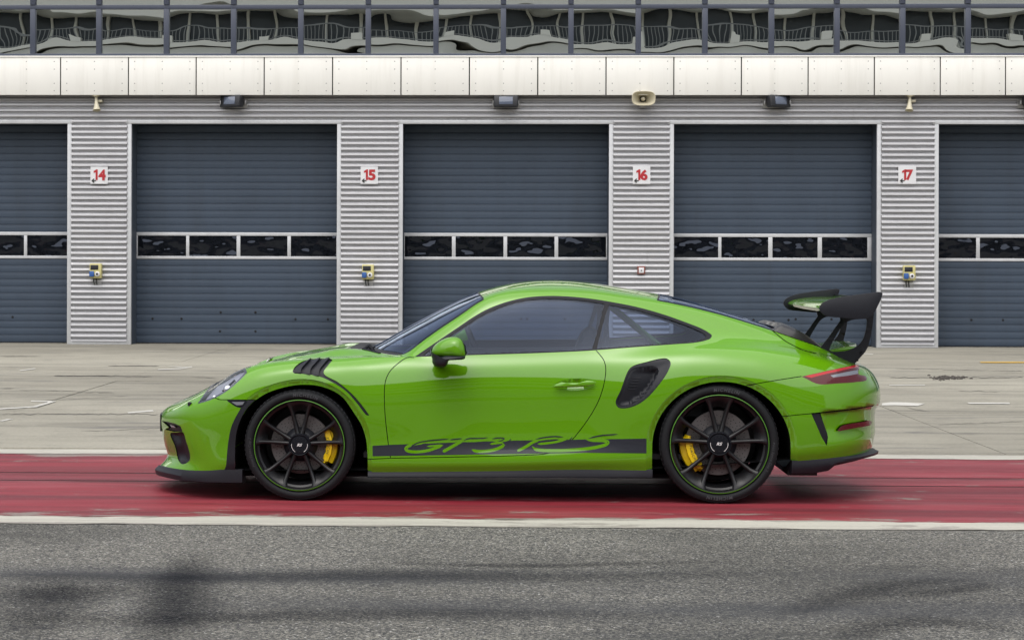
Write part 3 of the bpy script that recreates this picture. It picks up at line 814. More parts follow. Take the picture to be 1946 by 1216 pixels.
# ================================================================== THE CAR
YC = 13.94                       # the car's centre plane
XC = 0.10
car = empty('sports_car', (XC, YC, 0))
tag(car, 'bright green low sports coupe with large black rear wing, parked on the red stripe', 'car')
ROOT = np.array([XC, YC, 0.0])

def cp(px, py, v):
    """car-space point seen at the photo pixel on the plane v metres to the near side of the centre line"""
    v = np.asarray(v, float)
    return on_y(np.asarray(px, float) + 0 * v, np.asarray(py, float) + 0 * v, YC - v) - ROOT

def pchip(x, y, xi):
    x = np.asarray(x, float); y = np.asarray(y, float)
    h = np.diff(x); d = np.diff(y) / h
    mm = np.zeros_like(y)
    for i in range(1, len(x)-1):
        if d[i-1] * d[i] > 0:
            w1 = 2*h[i] + h[i-1]; w2 = h[i] + 2*h[i-1]
            mm[i] = (w1+w2) / (w1/d[i-1] + w2/d[i])
    mm[0] = d[0]; mm[-1] = d[-1]
    i = np.clip(np.searchsorted(x, xi) - 1, 0, len(x)-2)
    t = (xi - x[i]) / h[i]
    return ((1+2*t)*(1-t)**2*y[i] + t*(1-t)**2*h[i]*mm[i] + t*t*(3-2*t)*y[i+1] + t*t*(t-1)*h[i]*mm[i+1])

# key lines of one half of the shell, bottom edge to centre line: (station, px, py, half width)
KEYS = {
 0: [(290,306,886,0),(303,302,885,.27),(325,318,889.5,.52),(350,350,894.5,.70),(392,391,896,.795),(440,428,893.5,.85),(500,500,894,.865),(570,570,896,.87),(700,700,896.7,.872),(930,930,895,.88),(1110,1110,892,.884),(1240,1240,893.5,.893),(1370,1370,886,.90),(1504,1504,877.4,.895),(1571,1571,872,.855),(1645,1636,863.5,.66),(1665,1652,858,.48),(1680,1658,853,.24),(1692,1654,852,0)],
 1: [(290,321,866,0),(303,317.5,866,.24),(325,333,868,.49),(350,354,874,.69),(392,392,880,.802),(440,431,880,.863),(500,500,881,.885),(570,570,882,.89),(700,700,882,.892),(930,930,879,.902),(1110,1110,875,.908),(1240,1240,872.6,.915),(1370,1370,868,.922),(1504,1504,862,.918),(1571,1571,857,.878),(1645,1641,846,.675),(1665,1657,840,.49),(1680,1663,836,.25),(1692,1658,835,0)],
 2: [(290,315.5,842,0),(303,310.5,842,.25),(325,327,842,.52),(350,352,842,.71),(392,392,842,.812),(440,436,842,.870),(500,500,840,.893),(570,570,838,.90),(700,700,842,.888),(930,930,846,.884),(1110,1110,844,.892),(1240,1240,840,.913),(1370,1370,838,.930),(1504,1504,836,.928),(1571,1571,834,.888),(1645,1645,826,.69),(1665,1663,821,.50),(1680,1671,820,.26),(1692,1664,820,0)],
 3: [(290,309,800,0),(303,303.5,800,.24),(325,321,800,.51),(350,348,798,.70),(392,392,793,.818),(440,440,785,.885),(500,500,780,.912),(570,570,776,.915),(700,700,790,.895),(930,930,796,.876),(1110,1110,790,.884),(1240,1240,780,.922),(1370,1370,766,.942),(1440,1440,767,.942),(1504,1504,778,.932),(1571,1571,783,.892),(1645,1649,786,.69),(1665,1665,790,.51),(1680,1671,792,.26),(1692,1664,792,0)],
 4: [(290,312,783,0),(303,307.5,783,.24),(325,325,782,.50),(350,350,777,.685),(392,394,765,.80),(440,443,741,.867),(500,500,719,.888),(570,570,710,.893),(640,640,722,.893),(700,700,738,.886),(930,930,742,.872),(1110,1110,738,.880),(1240,1240,722,.912),(1310,1310,706,.922),(1370,1370,700,.922),(1440,1440,703,.918),(1504,1504,713,.900),(1571,1571,724,.855),(1645,1653,736,.665),(1665,1669,741,.50),(1680,1675,743,.25),(1692,1668,743,0)],
 5: [(290,317,777,0),(303,314,776,.235),(325,333,772,.46),(350,358,763,.625),(392,398,748,.735),(440,445,718,.80),(500,500,699,.832),(570,570,691,.838),(640,640,693,.843),(700,700,698,.846),(930,930,702,.850),(1110,1110,697,.852),(1240,1240,684,.864),(1300,1300,673,.862),(1370,1370,667.5,.850),(1440,1440,669,.833),(1504,1504,677,.808),(1571,1571,688,.762),(1623,1621,699,.69),(1645,1643,705,.61),(1665,1658,711,.45),(1680,1662,712,.22),(1692,1656,712,0)],
 6: [(290,322,773,0),(303,321,771.5,.21),(325,340,766,.39),(350,363,756,.525),(392,402,737,.63),(440,446,706,.70),(470,472,696.5,.722),(500,500,689.5,.735),(560,560,682.6,.748),(623,623,680.7,.757),(685,685,679.5,.77),(740,740,679,.788),(787,787,678.3,.798),(900,900,674.5,.80),(1023,1023,670.8,.80),(1140,1140,665.8,.798),(1240,1240,657.6,.79),(1300,1300,653.5,.778),(1350,1350,651.5,.762),(1420,1420,654,.738),(1480,1480,660,.708),(1525,1525,667,.678),(1571,1571,677,.636),(1623,1616,690,.56),(1645,1636,696,.48),(1665,1648,699,.34),(1680,1650,700,.17),(1692,1645,700,0)],
 7: [(290,326,771,0),(303,327,768.5,.175),(325,347,761,.315),(350,370,750.5,.43),(392,408,731,.53),(440,452,711,.565),(470,480,702,.58),(500,507,694,.592),(560,562,683.5,.605),(623,623,679.8,.618),(685,685,676.5,.66),(740,740,678.3,.745),(787,787,676.5,.786),(835,835,645.8,.752),(874,874,619.5,.718),(900,900,602,.695),(925,925,588,.674),(962,962,573.7,.65),(999,999,565.3,.635),(1036,1036,562.3,.626),(1073,1073,562.8,.622),(1110,1110,565.7,.622),(1159,1159,573,.624),(1209,1209,583,.630),(1258,1258,596.5,.640),(1307,1307,613.8,.655),(1350,1350,629,.668),(1420,1420,642,.662),(1480,1480,652,.638),(1525,1525,661.5,.605),(1571,1571,672.5,.555),(1623,1610,685,.48),(1645,1628,691,.40),(1665,1640,694,.27),(1680,1642,694.5,.135),(1692,1638,694.5,0)],
 8: [(290,330,769.5,0),(303,332,766.5,.14),(325,353,757,.245),(350,378,745.5,.335),(392,416,725,.405),(440,459,706.5,.44),(500,515,689.5,.458),(560,562,677.5,.465),(607,607,669.2,.466),(650,650,661.3,.468),(690,690,663.5,.51),(715,715,668.5,.57),(740,740,673.5,.65),(765,765,676.5,.728),(800,800,652,.712),(835,835,627,.688),(874,874,601,.655),(920,920,569.5,.612),(949,949,559,.592),(986,986,553,.573),(1023,1023,550.3,.562),(1060,1060,550.3,.558),(1097,1097,551.5,.557),(1140,1140,555.2,.558),(1172,1172,560,.559),(1233,1233,569.4,.562),(1295,1295,581,.566),(1350,1350,593.5,.567),(1410,1410,610.5,.562),(1468,1468,629,.550),(1525,1524,648,.528),(1571,1566,662,.485),(1623,1602,679,.41),(1645,1619,686.5,.33),(1665,1632,690.5,.22),(1680,1636,691.5,.11),(1692,1634,692,0)],
 10:[(290,336,767,0),(303,342,763.8,0),(325,363,752.5,0),(350,389,740,0),(392,428,719,0),(440,471,701.5,0),(500,525,687.5,0),(560,568,676,0),(607,610,668.5,0),(650,648,662.5,0),(690,670,661.5,0),(740,688,662,0),(765,703,661.5,0),(800,748,637,0),(835,795,611.3,0),(874,850,582.2,0),(920,911,554,0),(962,960,541,0),(999,999,534.8,0),(1036,1036,532.5,0),(1073,1073,533,0),(1110,1110,536,0),(1159,1159,543,0),(1209,1209,551,0),(1240,1240,556.5,0),(1295,1295,568,0),(1350,1350,584,0),(1401,1401,600,0),(1451,1451,616,0),(1480,1480,627,0),(1525,1517,645,0),(1571,1556,662,0),(1623,1592,678,0),(1645,1609,685,0),(1665,1621,689,0),(1680,1627,690,0),(1692,1630,690.5,0)],
}
NS, NTT = 1402, 301              # samples along the stations and across the keys
S0, S1 = 290.0, 1692.0
sg = np.linspace(S0, S1, NS)
keyc = np.zeros((11, NS, 3))
for k, rows in KEYS.items():
    a = np.array(rows, float)
    px = pchip(a[:,0], a[:,1], sg); py = pchip(a[:,0], a[:,2], sg); vv = pchip(a[:,0], a[:,3], sg)
    keyc[k] = cp(px, py, vv)
fr = 0.56
keyc[9] = keyc[10] + (keyc[8]-keyc[10]) * np.array([fr**2, fr, 0.27])

def gsmooth(A, std, axis):
    r = int(3*std) + 1
    kx = np.exp(-0.5*(np.arange(-r, r+1)/std)**2); kx /= kx.sum()
    A = np.moveaxis(A, axis, 0)
    lo = 2*A[:1] - A[1:r+1][::-1]; hi = 2*A[-1:] - A[-r-1:-1][::-1]
    P = np.concatenate([lo, A, hi], 0)
    out = sum(kx[i] * P[i:i+len(A)] for i in range(2*r+1))
    return np.moveaxis(out, 0, axis)

# smooth every key along the car (ends pinned), then spline across the keys
wgt = np.clip(np.minimum(sg - S0, S1 - sg) / 40.0, 0, 1)[None, :, None]
keyc = keyc * (1-wgt) + gsmooth(keyc, 9.0, 1) * wgt
keyc[10, :, 1] = 0.0
tg = np.linspace(0, 10, NTT)
ext = np.concatenate([keyc, (keyc[9:10] * np.array([1, -1, 1]))], 0)      # mirror point past the centre line
ext = np.concatenate([2*ext[:1] - ext[1:2], ext], 0)                      # index shifts by 1
ch = np.sqrt(np.linalg.norm(np.diff(ext, axis=0), axis=2) + 1e-4)         # centripetal chord lengths
GRID = np.zeros((NS, NTT, 3))
for j, t in enumerate(tg):
    k = min(int(t), 9); f = t - k
    p0, p1, p2, p3 = ext[k], ext[k+1], ext[k+2], ext[k+3]
    d0, d1, d2 = ch[k][:, None], ch[k+1][:, None], ch[k+2][:, None]
    m1 = ((p1-p0)/d0 - (p2-p0)/(d0+d1) + (p2-p1)/d1) * d1
    m2 = ((p2-p1)/d1 - (p3-p1)/(d1+d2) + (p3-p2)/d2) * d1
    GRID[:, j] = (1+2*f)*(1-f)**2*p1 + f*(1-f)**2*m1 + f*f*(3-2*f)*p2 + f*f*(f-1)*m2
sm = gsmooth(GRID, 5.0, 1)
wt = np.clip(np.minimum(tg, 10-tg)/0.6, 0, 1)[None, :, None]
GRID = GRID*(1-wt) + sm*wt
sm = gsmooth(GRID, 6.0, 0)
ws = np.clip(np.minimum(sg - S0, S1 - sg)/40.0, 0, 1)[:, None, None]
GRID = GRID*(1-ws) + sm*ws
GRID[:, -1, 1] = 0; GRID[0, :, 1] = 0; GRID[-1, :, 1] = 0

def grid_normals(G):
    ds = np.gradient(G, axis=0); dt = np.gradient(G, axis=1)
    n = np.cross(ds, dt)
    n /= np.linalg.norm(n, axis=2, keepdims=True) + 1e-12
    return n
NRM = grid_normals(GRID)
if NRM[700, 100, 1] > 0: NRM = -NRM                     # near side faces the camera (-y)

def samp(A, s, t):
    s = np.asarray(s, float); t = np.asarray(t, float)
    x = np.clip((s - S0)/(S1-S0)*(NS-1), 0, NS-1.0001); y = np.clip(t/10*(NTT-1), 0, NTT-1.0001)
    i = x.astype(int); j = y.astype(int); fx = (x-i)[..., None]; fy = (y-j)[..., None]
    return (A[i,j]*(1-fx)*(1-fy) + A[i+1,j]*fx*(1-fy) + A[i,j+1]*(1-fx)*fy + A[i+1,j+1]*fx*fy)
def S(s, t): return samp(GRID, s, t)
def N(s, t):
    n = samp(NRM, s, t)
    return n / (np.linalg.norm(n, axis=-1, keepdims=True)+1e-12)

# photo pixel -> shell parameters (near, camera-facing side)
PIX = project(GRID + ROOT)
VIEW = (GRID + ROOT - cam_pos); FACING = (VIEW * NRM).sum(2) < 0
sub = (slice(None, None, 4), slice(None, None, 2))
cand_px = PIX[sub].reshape(-1, 2); cand_ok = FACING[sub].ravel()
ii, jj = np.meshgrid(np.arange(NS)[::4], np.arange(NTT)[::2], indexing='ij')
cand_s = sg[ii.ravel()]; cand_t = tg[jj.ravel()]
def inv(pts, tmax=10.0):
    out = []
    ok = cand_ok & (cand_t <= tmax)
    cpx = cand_px[ok]; cs = cand_s[ok]; ct = cand_t[ok]
    for p in pts:
        p = np.asarray(p, float)
        i = np.argmin(((cpx - p)**2).sum(1))
        s, t = cs[i], ct[i]
        for _ in range(6):
            q = samp(PIX, s, t)
            a = (samp(PIX, min(s+1.0, S1), t) - samp(PIX, s-1.0, t)) / 2.0
            b = (samp(PIX, s, min(t+.03, 10)) - samp(PIX, s, t-.03)) / .06
            J = np.array([[a[0], b[0]], [a[1], b[1]]])
            if abs(np.linalg.det(J)) < 1e-3: break
            d = np.linalg.solve(J, p - q)
            d = np.clip(d, [-6, -.25], [6, .25])
            s = float(np.clip(s + d[0], S0, S1)); t = float(np.clip(t + d[1], 0, tmax))
        out.append((s, t))
    return np.array(out)

def spl(pts, closed=False, step=3.0):
    """smooth curve through 2d points, resampled about every step pixels"""
    P = np.asarray(pts, float); n = len(P); out = []
    rngi = range(n if closed else n-1)
    for i in rngi:
        if closed: p0, p1, p2, p3 = P[(i-1) % n], P[i], P[(i+1) % n], P[(i+2) % n]
        else: p0, p1, p2, p3 = P[max(i-1,0)], P[i], P[i+1], P[min(i+2,n-1)]
        d = max(1, int(round(np.linalg.norm(p2-p1)/step)))
        a = [max(np.linalg.norm(y-x), 1e-3)**.5 for x, y in ((p0,p1),(p1,p2),(p2,p3))]
        m1 = (p2-p1) if np.allclose(p0,p1) else ((p1-p0)/a[0] - (p2-p0)/(a[0]+a[1]) + (p2-p1)/a[1])*a[1]
        m2 = (p2-p1) if np.allclose(p2,p3) else ((p2-p1)/a[1] - (p3-p1)/(a[1]+a[2]) + (p3-p2)/a[2])*a[1]
        for q in range(d):
            f = q/d
            out.append((1+2*f)*(1-f)**2*p1 + f*(1-f)**2*m1 + f*f*(3-2*f)*p2 + f*f*(f-1)*m2)
    if not closed: out.append(P[-1])
    return np.array(out)

def lin(pts, closed=True, step=4.0):
    P = np.asarray(pts, float); out = []
    n = len(P)
    for i in range(n if closed else n-1):
        a, b = P[i], P[(i+1) % n]
        d = max(1, int(round(np.linalg.norm(b-a)/step)))
        for q in range(d): out.append(a + (b-a)*q/d)
    if not closed: out.append(P[-1])
    return np.array(out)

def ribbon(pts, w=1.1):
    P = np.asarray(pts, float)
    d = np.gradient(P, axis=0); d /= np.linalg.norm(d, axis=1, keepdims=True)+1e-9
    nn = np.stack([-d[:,1], d[:,0]], 1)
    return np.concatenate([P + nn*w/2, (P - nn*w/2)[::-1]])

def offset_in(P, w):
    """shrink a closed smooth outline by w pixels"""
    P = np.asarray(P, float)
    d = np.roll(P, -1, 0) - np.roll(P, 1, 0); d /= np.linalg.norm(d, axis=1, keepdims=True)+1e-9
    nn = np.stack([-d[:,1], d[:,0]], 1)
    area = 0.5*np.sum(P[:,0]*np.roll(P[:,1],-1) - np.roll(P[:,0],-1)*P[:,1])
    return P + nn*w*(1 if area > 0 else -1)

# ---------------------------------------------------------------- traced outlines (photo pixels)
O = {}
O['front_arch'] = lin(np.concatenate([spl([(447,925),(446.5,890),(446.5,860),(449,823),(458,795),(473,771),(500,749.5),(537,735.6),(574,730),(611,733.7),(648,752),(672.7,785),(686.6,808),(695,834),(698,865),(698,925)])]), True)
O['front_band'] = lin(np.concatenate([spl([(436,925),(436,890),(437,850),(441,818),(452,786),(470,757),(500,737.4),(537,724.5),(574,720),(611,725),(648,743),(682,778),(697,806),(704,836),(706,865),(706,925)])]), True)
th = np.linspace(math.pi, 0, 60)
O['rear_arch'] = np.concatenate([lin([(1239.5,930),(1239.5,855)], False), np.stack([1371.7+132.2*np.cos(th), 850-125.4*np.sin(th)],1), lin([(1504,855),(1504,930)], False)])
O['rear_band'] = np.concatenate([lin([(1228,930),(1228,855)], False), np.stack([1372.5+144.5*np.cos(th), 850-136*np.sin(th)],1), lin([(1517,855),(1517,930)], False)])
dlo = np.concatenate([spl([(787.4,678.2),(835,645.8),(874,619.5),(900,602),(925,588),(962,573.9),(999,565.5),(1036,562.4),(1073,562.9),(1110,566),(1140,570),(1159,573.2),(1209,583),(1258,596.5),(1307,613.8),(1332,623.7),(1347,632),(1352.8,637.5),(1350,643),(1339,647.5),(1320,651.2),(1283,654),(1209,659.4),(1140,664.8),(1110,666.9),(1023,670.8),(900,674.6)], False), np.array([[800,677.9]])])
O['dlo'] = lin(dlo, True)
O['door_glass'] = lin(np.concatenate([spl([(806,673.5),(838,650.2),(876,625),(902,608),(927,594),(963,579.7),(999,571.2),(1036,568),(1073,568.4),(1110,571.2),(1148,577.0)]), spl([(1148,577.0),(1141,608),(1132,641),(1125.5,663)]), spl([(1125.5,663),(1110,664.4),(1023,668.2),(900,672),(806,674.6)])]), True)
O['quarter_glass'] = lin(np.concatenate([spl([(1157.5,579.2),(1209,589),(1257,602.3),(1303,618),(1326,627.8),(1339,635),(1341.5,639.5),(1334,645)]), spl([(1334,645),(1320,648.3),(1283,651.3),(1209,656.7),(1134,662.3)]), spl([(1134,662.3),(1142,630),(1150,602),(1157.5,579.2)])]), True)
O['headlight'] = lin(np.concatenate([spl([(375.6,767),(391,744.8),(408,726.5),(434,707.5),(459,697.5),(477,694)]), spl([(477,694),(472.4,704),(452.7,725),(428,745),(403,758.4),(385,764.6),(375.6,767)])]), True, 2.5)
O['headlight_in'] = offset_in(spl(np.array([(375.6,767),(391,744.8),(408,726.5),(434,707.5),(459,697.5),(477,694),(472.4,704),(452.7,725),(428,745),(403,758.4),(385,764.6)]),True,2.5), 2.6)
O['side_marker'] = spl([(431.7,760.8),(438,766),(449,773),(458,774.4),(463,771),(470,762)], True, 2)
O['arch_trim'] = lin(np.concatenate([spl([(470,760.6),(455,780),(440,809.6),(434,838),(431,866),(429,886),(424,896)]), np.array([(424,930),(600,930),(600,760.6)])]), True)
O['fog'] = lin([(307,799.5),(320,801.5),(333,804.5),(343,809.6),(347,819.5),(332,820.5),(313,816),(321,812.2),(316,807)], True, 2.5)
O['front_vent'] = spl([(324,823),(336,821.5),(347,820.5),(354,839),(361,864),(360,875),(347,881.7),(340,876),(333,849)], True, 2.5)
O['fender_vent'] = lin(np.concatenate([spl([(556,706),(559,699),(566,692),(576.5,686),(591,682.2)]), spl([(591,682.2),(610,681.6),(626,681.3),(632,684)]), spl([(632,684),(622,696),(615,706.5),(617,712),(642,726),(666.5,746),(685,766),(702,789)]), spl([(702,789),(697,789),(679,767),(658,743.6),(629.5,725),(606,715),(571.5,710),(558.6,709),(556,706)])]), True, 2.5)
O['intake'] = spl([(1170,764),(1179.6,741),(1194,704),(1202,695.8),(1230,687.2),(1257,681),(1268,681.6),(1274.5,689),(1270.5,703.4),(1257,724.8),(1230.4,755.5),(1210,769.5),(1190,775.6),(1175,774.2)], True, 2.5)
O['intake_in'] = spl([(1173,765.5),(1182,742),(1196,707),(1203,699.5),(1222,695.3),(1243,694),(1251,699.4),(1249,711.5),(1234.4,739.5),(1217,758),(1197,769.5),(1180,772)], True, 2.5)
O['handle_cup'] = spl([(1050,734.3),(1064,724.3),(1083,719.6),(1108,718.8),(1124,721.5),(1132,726),(1130,732.5),(1112,740),(1090,742.5),(1068,739.5)], True, 2.5)
O['tail_light'] = lin(np.concatenate([spl([(1523,715.4),(1571,704.7),(1608,696.7),(1630,692)]), spl([(1630,692),(1633.5,696),(1631.5,704),(1632,711),(1646,715),(1647,721.8),(1626.5,726),(1590,728.6),(1559,730.2),(1546,726.7),(1534,720.5),(1523,715.4)])]), True, 2.5)
O['tail_bar'] = lin([(1529,714.9),(1571,705.8),(1608,697.9),(1630,693.2),(1632,697),(1608,702.2),(1571,710.4),(1541,718.0)], True, 2.5)
O['tail_clear'] = lin([(1577,713.2),(1608,706.5),(1630,702.4),(1630.6,710.4),(1612,714),(1583,717.4)], True, 2.5)
O['marker_lens'] = lin([(440,763.5),(465,763.2),(461,769),(450,770)], True, 2)
O['fog_lens'] = lin([(323.5,807.2),(331,809),(334,812.6),(326,811.5)], True, 2)
O['rear_vent'] = lin([(1542,786.3),(1560,785.2),(1574,824),(1575,830),(1571,846.6),(1561,829)], True, 2.5)
O['reflector'] = spl([(1592,818.8),(1599,809.8),(1614,805.3),(1640,801.5),(1655,799),(1657,803),(1655,807),(1630,812),(1605,817)], True, 2.5)
door_edge = np.concatenate([spl([(787,679.2),(774,679.4),(757,690),(740,707),(732,727),(730.6,763),(732,790),(737,835.6),(742.4,870.3)]),
                            spl([(742.4,870.3),(813,869),(930,866.6),(999,864.4),(1036,862),(1055,856.5),(1079,843.5),(1097,824),(1122,789.5),(1138,760),(1147.6,730),(1151.2,701),(1147.6,684.7),(1140,674),(1133,666)])[1:]])
O['door'] = np.concatenate([door_edge, lin([(1133,665.5),(1110,666.6),(1023,670.5),(900,674.3),(800,677.6)], False)])
LINES = {
 'door_gap': door_edge,
 'sill_seam': spl([(699,872.3),(720,871.3),(742,870.4)]),
 'bumper_seam': spl([(403,757),(408,755.5),(415.7,758.6),(430,759.4),(486,759.8)]),
 'rear_seam': spl([(1419,732.3),(1460,725),(1523,715)]),
 'rear_low_seam': spl([(1486,791.5),(1512,788.5),(1542,785.6)]),
 'crease_shade': spl([(1542,785.8),(1580,782),(1620,777.5),(1662,771)]),  # shade of the bumper crease, drawn as a black strip
 'lid_seam': spl([(1469.5,629.8),(1481,639),(1494,649),(1510,657.5),(1525,664.7),(1552,672)]),
}
P_ST = {}                                           # outlines in shell parameters
for k, v in O.items():
    P_ST[k] = inv(v, 9.0)
for k, v in LINES.items():
    P_ST[k] = inv(ribbon(v, 2.4 if k == 'crease_shade' else 1.5), 9.0)
def rect_st(s0, s1, t0, t1=10.0):
    return np.concatenate([lin([(s0,0),(s1,0)], False, 5)*[1,0]+[0,t0],
                           np.stack([np.full(14, s1), np.linspace(t0, t1, 14)],1)[1:],
                           (lin([(s1,0),(s0,0)], False, 5)*[1,0]+[0,t1])[1:],
                           np.stack([np.full(14, s0), np.linspace(t1, t0, 14)],1)[1:-1]])
P_ST['windscreen'] = rect_st(770, 917, 8.06)
P_ST['windscreen_seal'] = rect_st(766, 920, 8.0)
P_ST['rear_window'] = rect_st(1252, 1462, 8.12)
P_ST['rear_seal'] = rect_st(1248, 1467, 8.03)
P_ST['cowl'] = rect_st(668, 767, 8.0)
P_ST['engine_lid'] = rect_st(1467, 1566, 8.02)
P_ST['hood_gap'] = np.concatenate([np.stack([np.linspace(345, 668, 70), np.full(70, 7.90)],1), np.stack([np.linspace(668, 345, 70), np.full(70, 7.93)],1)])
P_ST['hood'] = rect_st(345, 668, 7.93)
P_ST['front_bumper'] = np.concatenate([inv(LINES['bumper_seam'], 9.0)[::-1], np.array([(375, 6.3), (345, 7.9), (345, 10.0), (290, 10.0), (290, 0), (470, 0), (520, 2.0)])])
rb = inv(LINES['rear_seam'], 9.0)
P_ST['rear_bumper'] = np.concatenate([rb, inv(O['tail_light'][8:30], 9.0)[::1][-1:], np.array([(1660, 6.2), (1692, 6.2), (1692, 0), (1480, 0), (1440, 2.5)])])

TS = 30.0                                             # scale of the t axis for the triangulation
def pip(poly, pts):
    x, y = pts[:,0], pts[:,1]
    inside = np.zeros(len(pts), bool)
    n = len(poly)
    for i in range(n):
        x1, y1 = poly[i]; x2, y2 = poly[(i+1) % n]
        if y1 == y2: continue
        c = (y1 > y) != (y2 > y)
        inside ^= c & (x < (x2-x1)*(y-y1)/(y2-y1) + x1)
    return inside

cv = []; ce = []
NOEDGE = {'front_bumper', 'rear_bumper', 'door'}
for k, p in P_ST.items():
    if k in NOEDGE: continue
    b = len(cv); n = len(p)
    cv += [(a, t*TS) for a, t in p]
    ce += [(b+i, b+(i+1) % n) for i in range(n)]
gs = np.concatenate([np.linspace(290, 440, 56), np.arange(444, 1520, 5.0), np.linspace(1523, 1692, 56)])
gt = np.linspace(0, 10, 71)
for i, a in enumerate(gs):
    for j, t in enumerate(gt):
        jx = 0 if i in (0, len(gs)-1) or j in (0, len(gt)-1) else 1
        cv.append((a + jx*rng.uniform(-.4, .4), t*TS + jx*rng.uniform(-.4, .4)))
res = delaunay_2d_cdt([Vector(p) for p in cv], ce, [], 0, 1e-4)
DV = np.array([(p.x, p.y/TS) for p in res[0]]); DF = [tuple(f) for f in res[2]]
DF = np.array([f for f in DF if len(f) == 3])
cen = DV[DF].mean(1)
area = np.abs(np.cross(DV[DF[:,1]]-DV[DF[:,0]], DV[DF[:,2]]-DV[DF[:,0]]))
cls = np.full(len(DF), 'body', dtype='<U18')
order = ['front_bumper', 'rear_bumper', 'hood', 'cowl', 'engine_lid', 'windscreen_seal', 'windscreen', 'rear_seal', 'rear_window', 'door',
         'front_band', 'rear_band', 'dlo', 'door_glass', 'quarter_glass',
         'hood_gap', 'lid_seam', 'bumper_seam', 'rear_seam', 'rear_low_seam', 'crease_shade', 'sill_seam', 'door_gap', 'arch_trim',
         'headlight', 'headlight_in', 'side_marker', 'marker_lens', 'fog', 'fog_lens', 'front_vent', 'fender_vent', 'intake', 'intake_in', 'handle_cup', 'tail_light', 'tail_bar', 'tail_clear', 'rear_vent', 'reflector',
         'front_arch', 'rear_arch']
band_of = np.zeros(len(DF), bool)
for k in order:
    ins = pip(P_ST[k], cen)
    if k == 'arch_trim': ins &= cen[:,0] < 560
    if k in ('front_band', 'rear_band'):
        band_of |= ins; continue
    cls[ins] = k
# the flared lip round each arch is its own strip of the panel it belongs to
lip = band_of & np.isin(cls, ['body', 'front_bumper', 'rear_bumper', 'door'])
cls[lip & (cls == 'body')] = 'body_lip'
cls[lip & (cls == 'front_bumper')] = 'body_lip'
cls[lip & (cls == 'rear_bumper')] = 'rear_lip'
cls[lip & (cls == 'door')] = 'body_lip'

def poly_dist(p, poly):
    """distance (pixels) of the 2d points p to a closed outline"""
    d = np.full(len(p), 1e9)
    for i in range(len(poly)):
        a, b = poly[i], poly[(i+1) % len(poly)]
        ab = b-a; L = ab@ab + 1e-9
        t = np.clip(((p-a)@ab)/L, 0, 1)
        d = np.minimum(d, np.linalg.norm(p - (a + t[:,None]*ab), axis=1))
    return d

def disp(name, st):
    """inward/outward offset (metres along the normal) of a class of panels"""
    s, t = st[:,0], st[:,1]
    if name in ('door_gap', 'bumper_seam', 'rear_seam', 'rear_low_seam', 'sill_seam', 'hood_gap', 'lid_seam'): return np.full(len(s), -.006)
    if name == 'crease_shade': return np.full(len(s), -.008)
    if name in ('body_lip', 'rear_lip'):
        q = samp(PIX, s, t)
        d = np.minimum(poly_dist(q, O['front_arch']), poly_dist(q, O['rear_arch']))
        x = np.clip(1 - d/12.5, 0, 1)
        return -0.012*x - 0.012*x*x
    if name in ('door_glass', 'quarter_glass'): return np.full(len(s), -.004)
    if name in ('windscreen', 'rear_window'): return np.full(len(s), .002)
    if name == 'engine_lid':
        x = np.clip((s-1467)/14, 0, 1); y = np.clip((1566-s)/70, 0, 1); z = np.clip((t-8.02)/.25, 0, 1)
        return .046*np.sin(x*math.pi/2)*np.sin(y*math.pi/2)*np.sqrt(z) + .003
    if name == 'intake':
        q = samp(PIX, s, t); d = poly_dist(q, O['intake'])
        return -.004 - .012*np.clip(d/14, 0, 1)
    if name == 'intake_in':
        q = samp(PIX, s, t); d = poly_dist(q, O['intake_in'])
        fwd = np.clip((q[:,0] - (1173 + (765-q[:,1])*.42))/55, 0, 1)
        return -.014 - .065*fwd*np.clip(d/7, 0, 1)**.7
    if name == 'front_vent':
        q = samp(PIX, s, t); d = poly_dist(q, O['front_vent'])
        return -.004 - .03*np.clip(d/6, 0, 1)
    if name == 'rear_vent': return np.full(len(s), -.012)
    if name == 'handle_cup':
        q = samp(PIX, s, t); d = poly_dist(q, O['handle_cup'])
        return -.022*np.sin(np.clip(d/9, 0, 1)*math.pi/2)
    if name == 'fender_vent': return np.full(len(s), -.006)
    if name == 'fog': return np.full(len(s), -.012)
    if name == 'headlight': return np.full(len(s), .001)
    if name == 'headlight_in': return np.full(len(s), .0005)
    if name in ('marker_lens', 'tail_bar'): return np.full(len(s), .003)
    if name in ('tail_clear', 'fog_lens'): return np.full(len(s), .001)
    if name == 'tail_light':
        q = samp(PIX, s, t); d = poly_dist(q, O['tail_light'])
        return .003*np.clip(d/3, 0, 1)
    if name == 'rear_bumper':
        # step under the crease, hollow round the reflector, bulged lower lip
        q = samp(PIX, s, t)
        yc = 785.8 - (q[:,0]-1542)*.122
        below = np.clip((q[:,1]-yc)/2.0, 0, 1) * np.clip((q[:,0]-1556)/18, 0, 1)
        fade = np.clip((848-q[:,1])/38, 0, 1); fade = fade*fade*(3-2*fade)
        return -.022*below*fade
    return np.zeros(len(s))

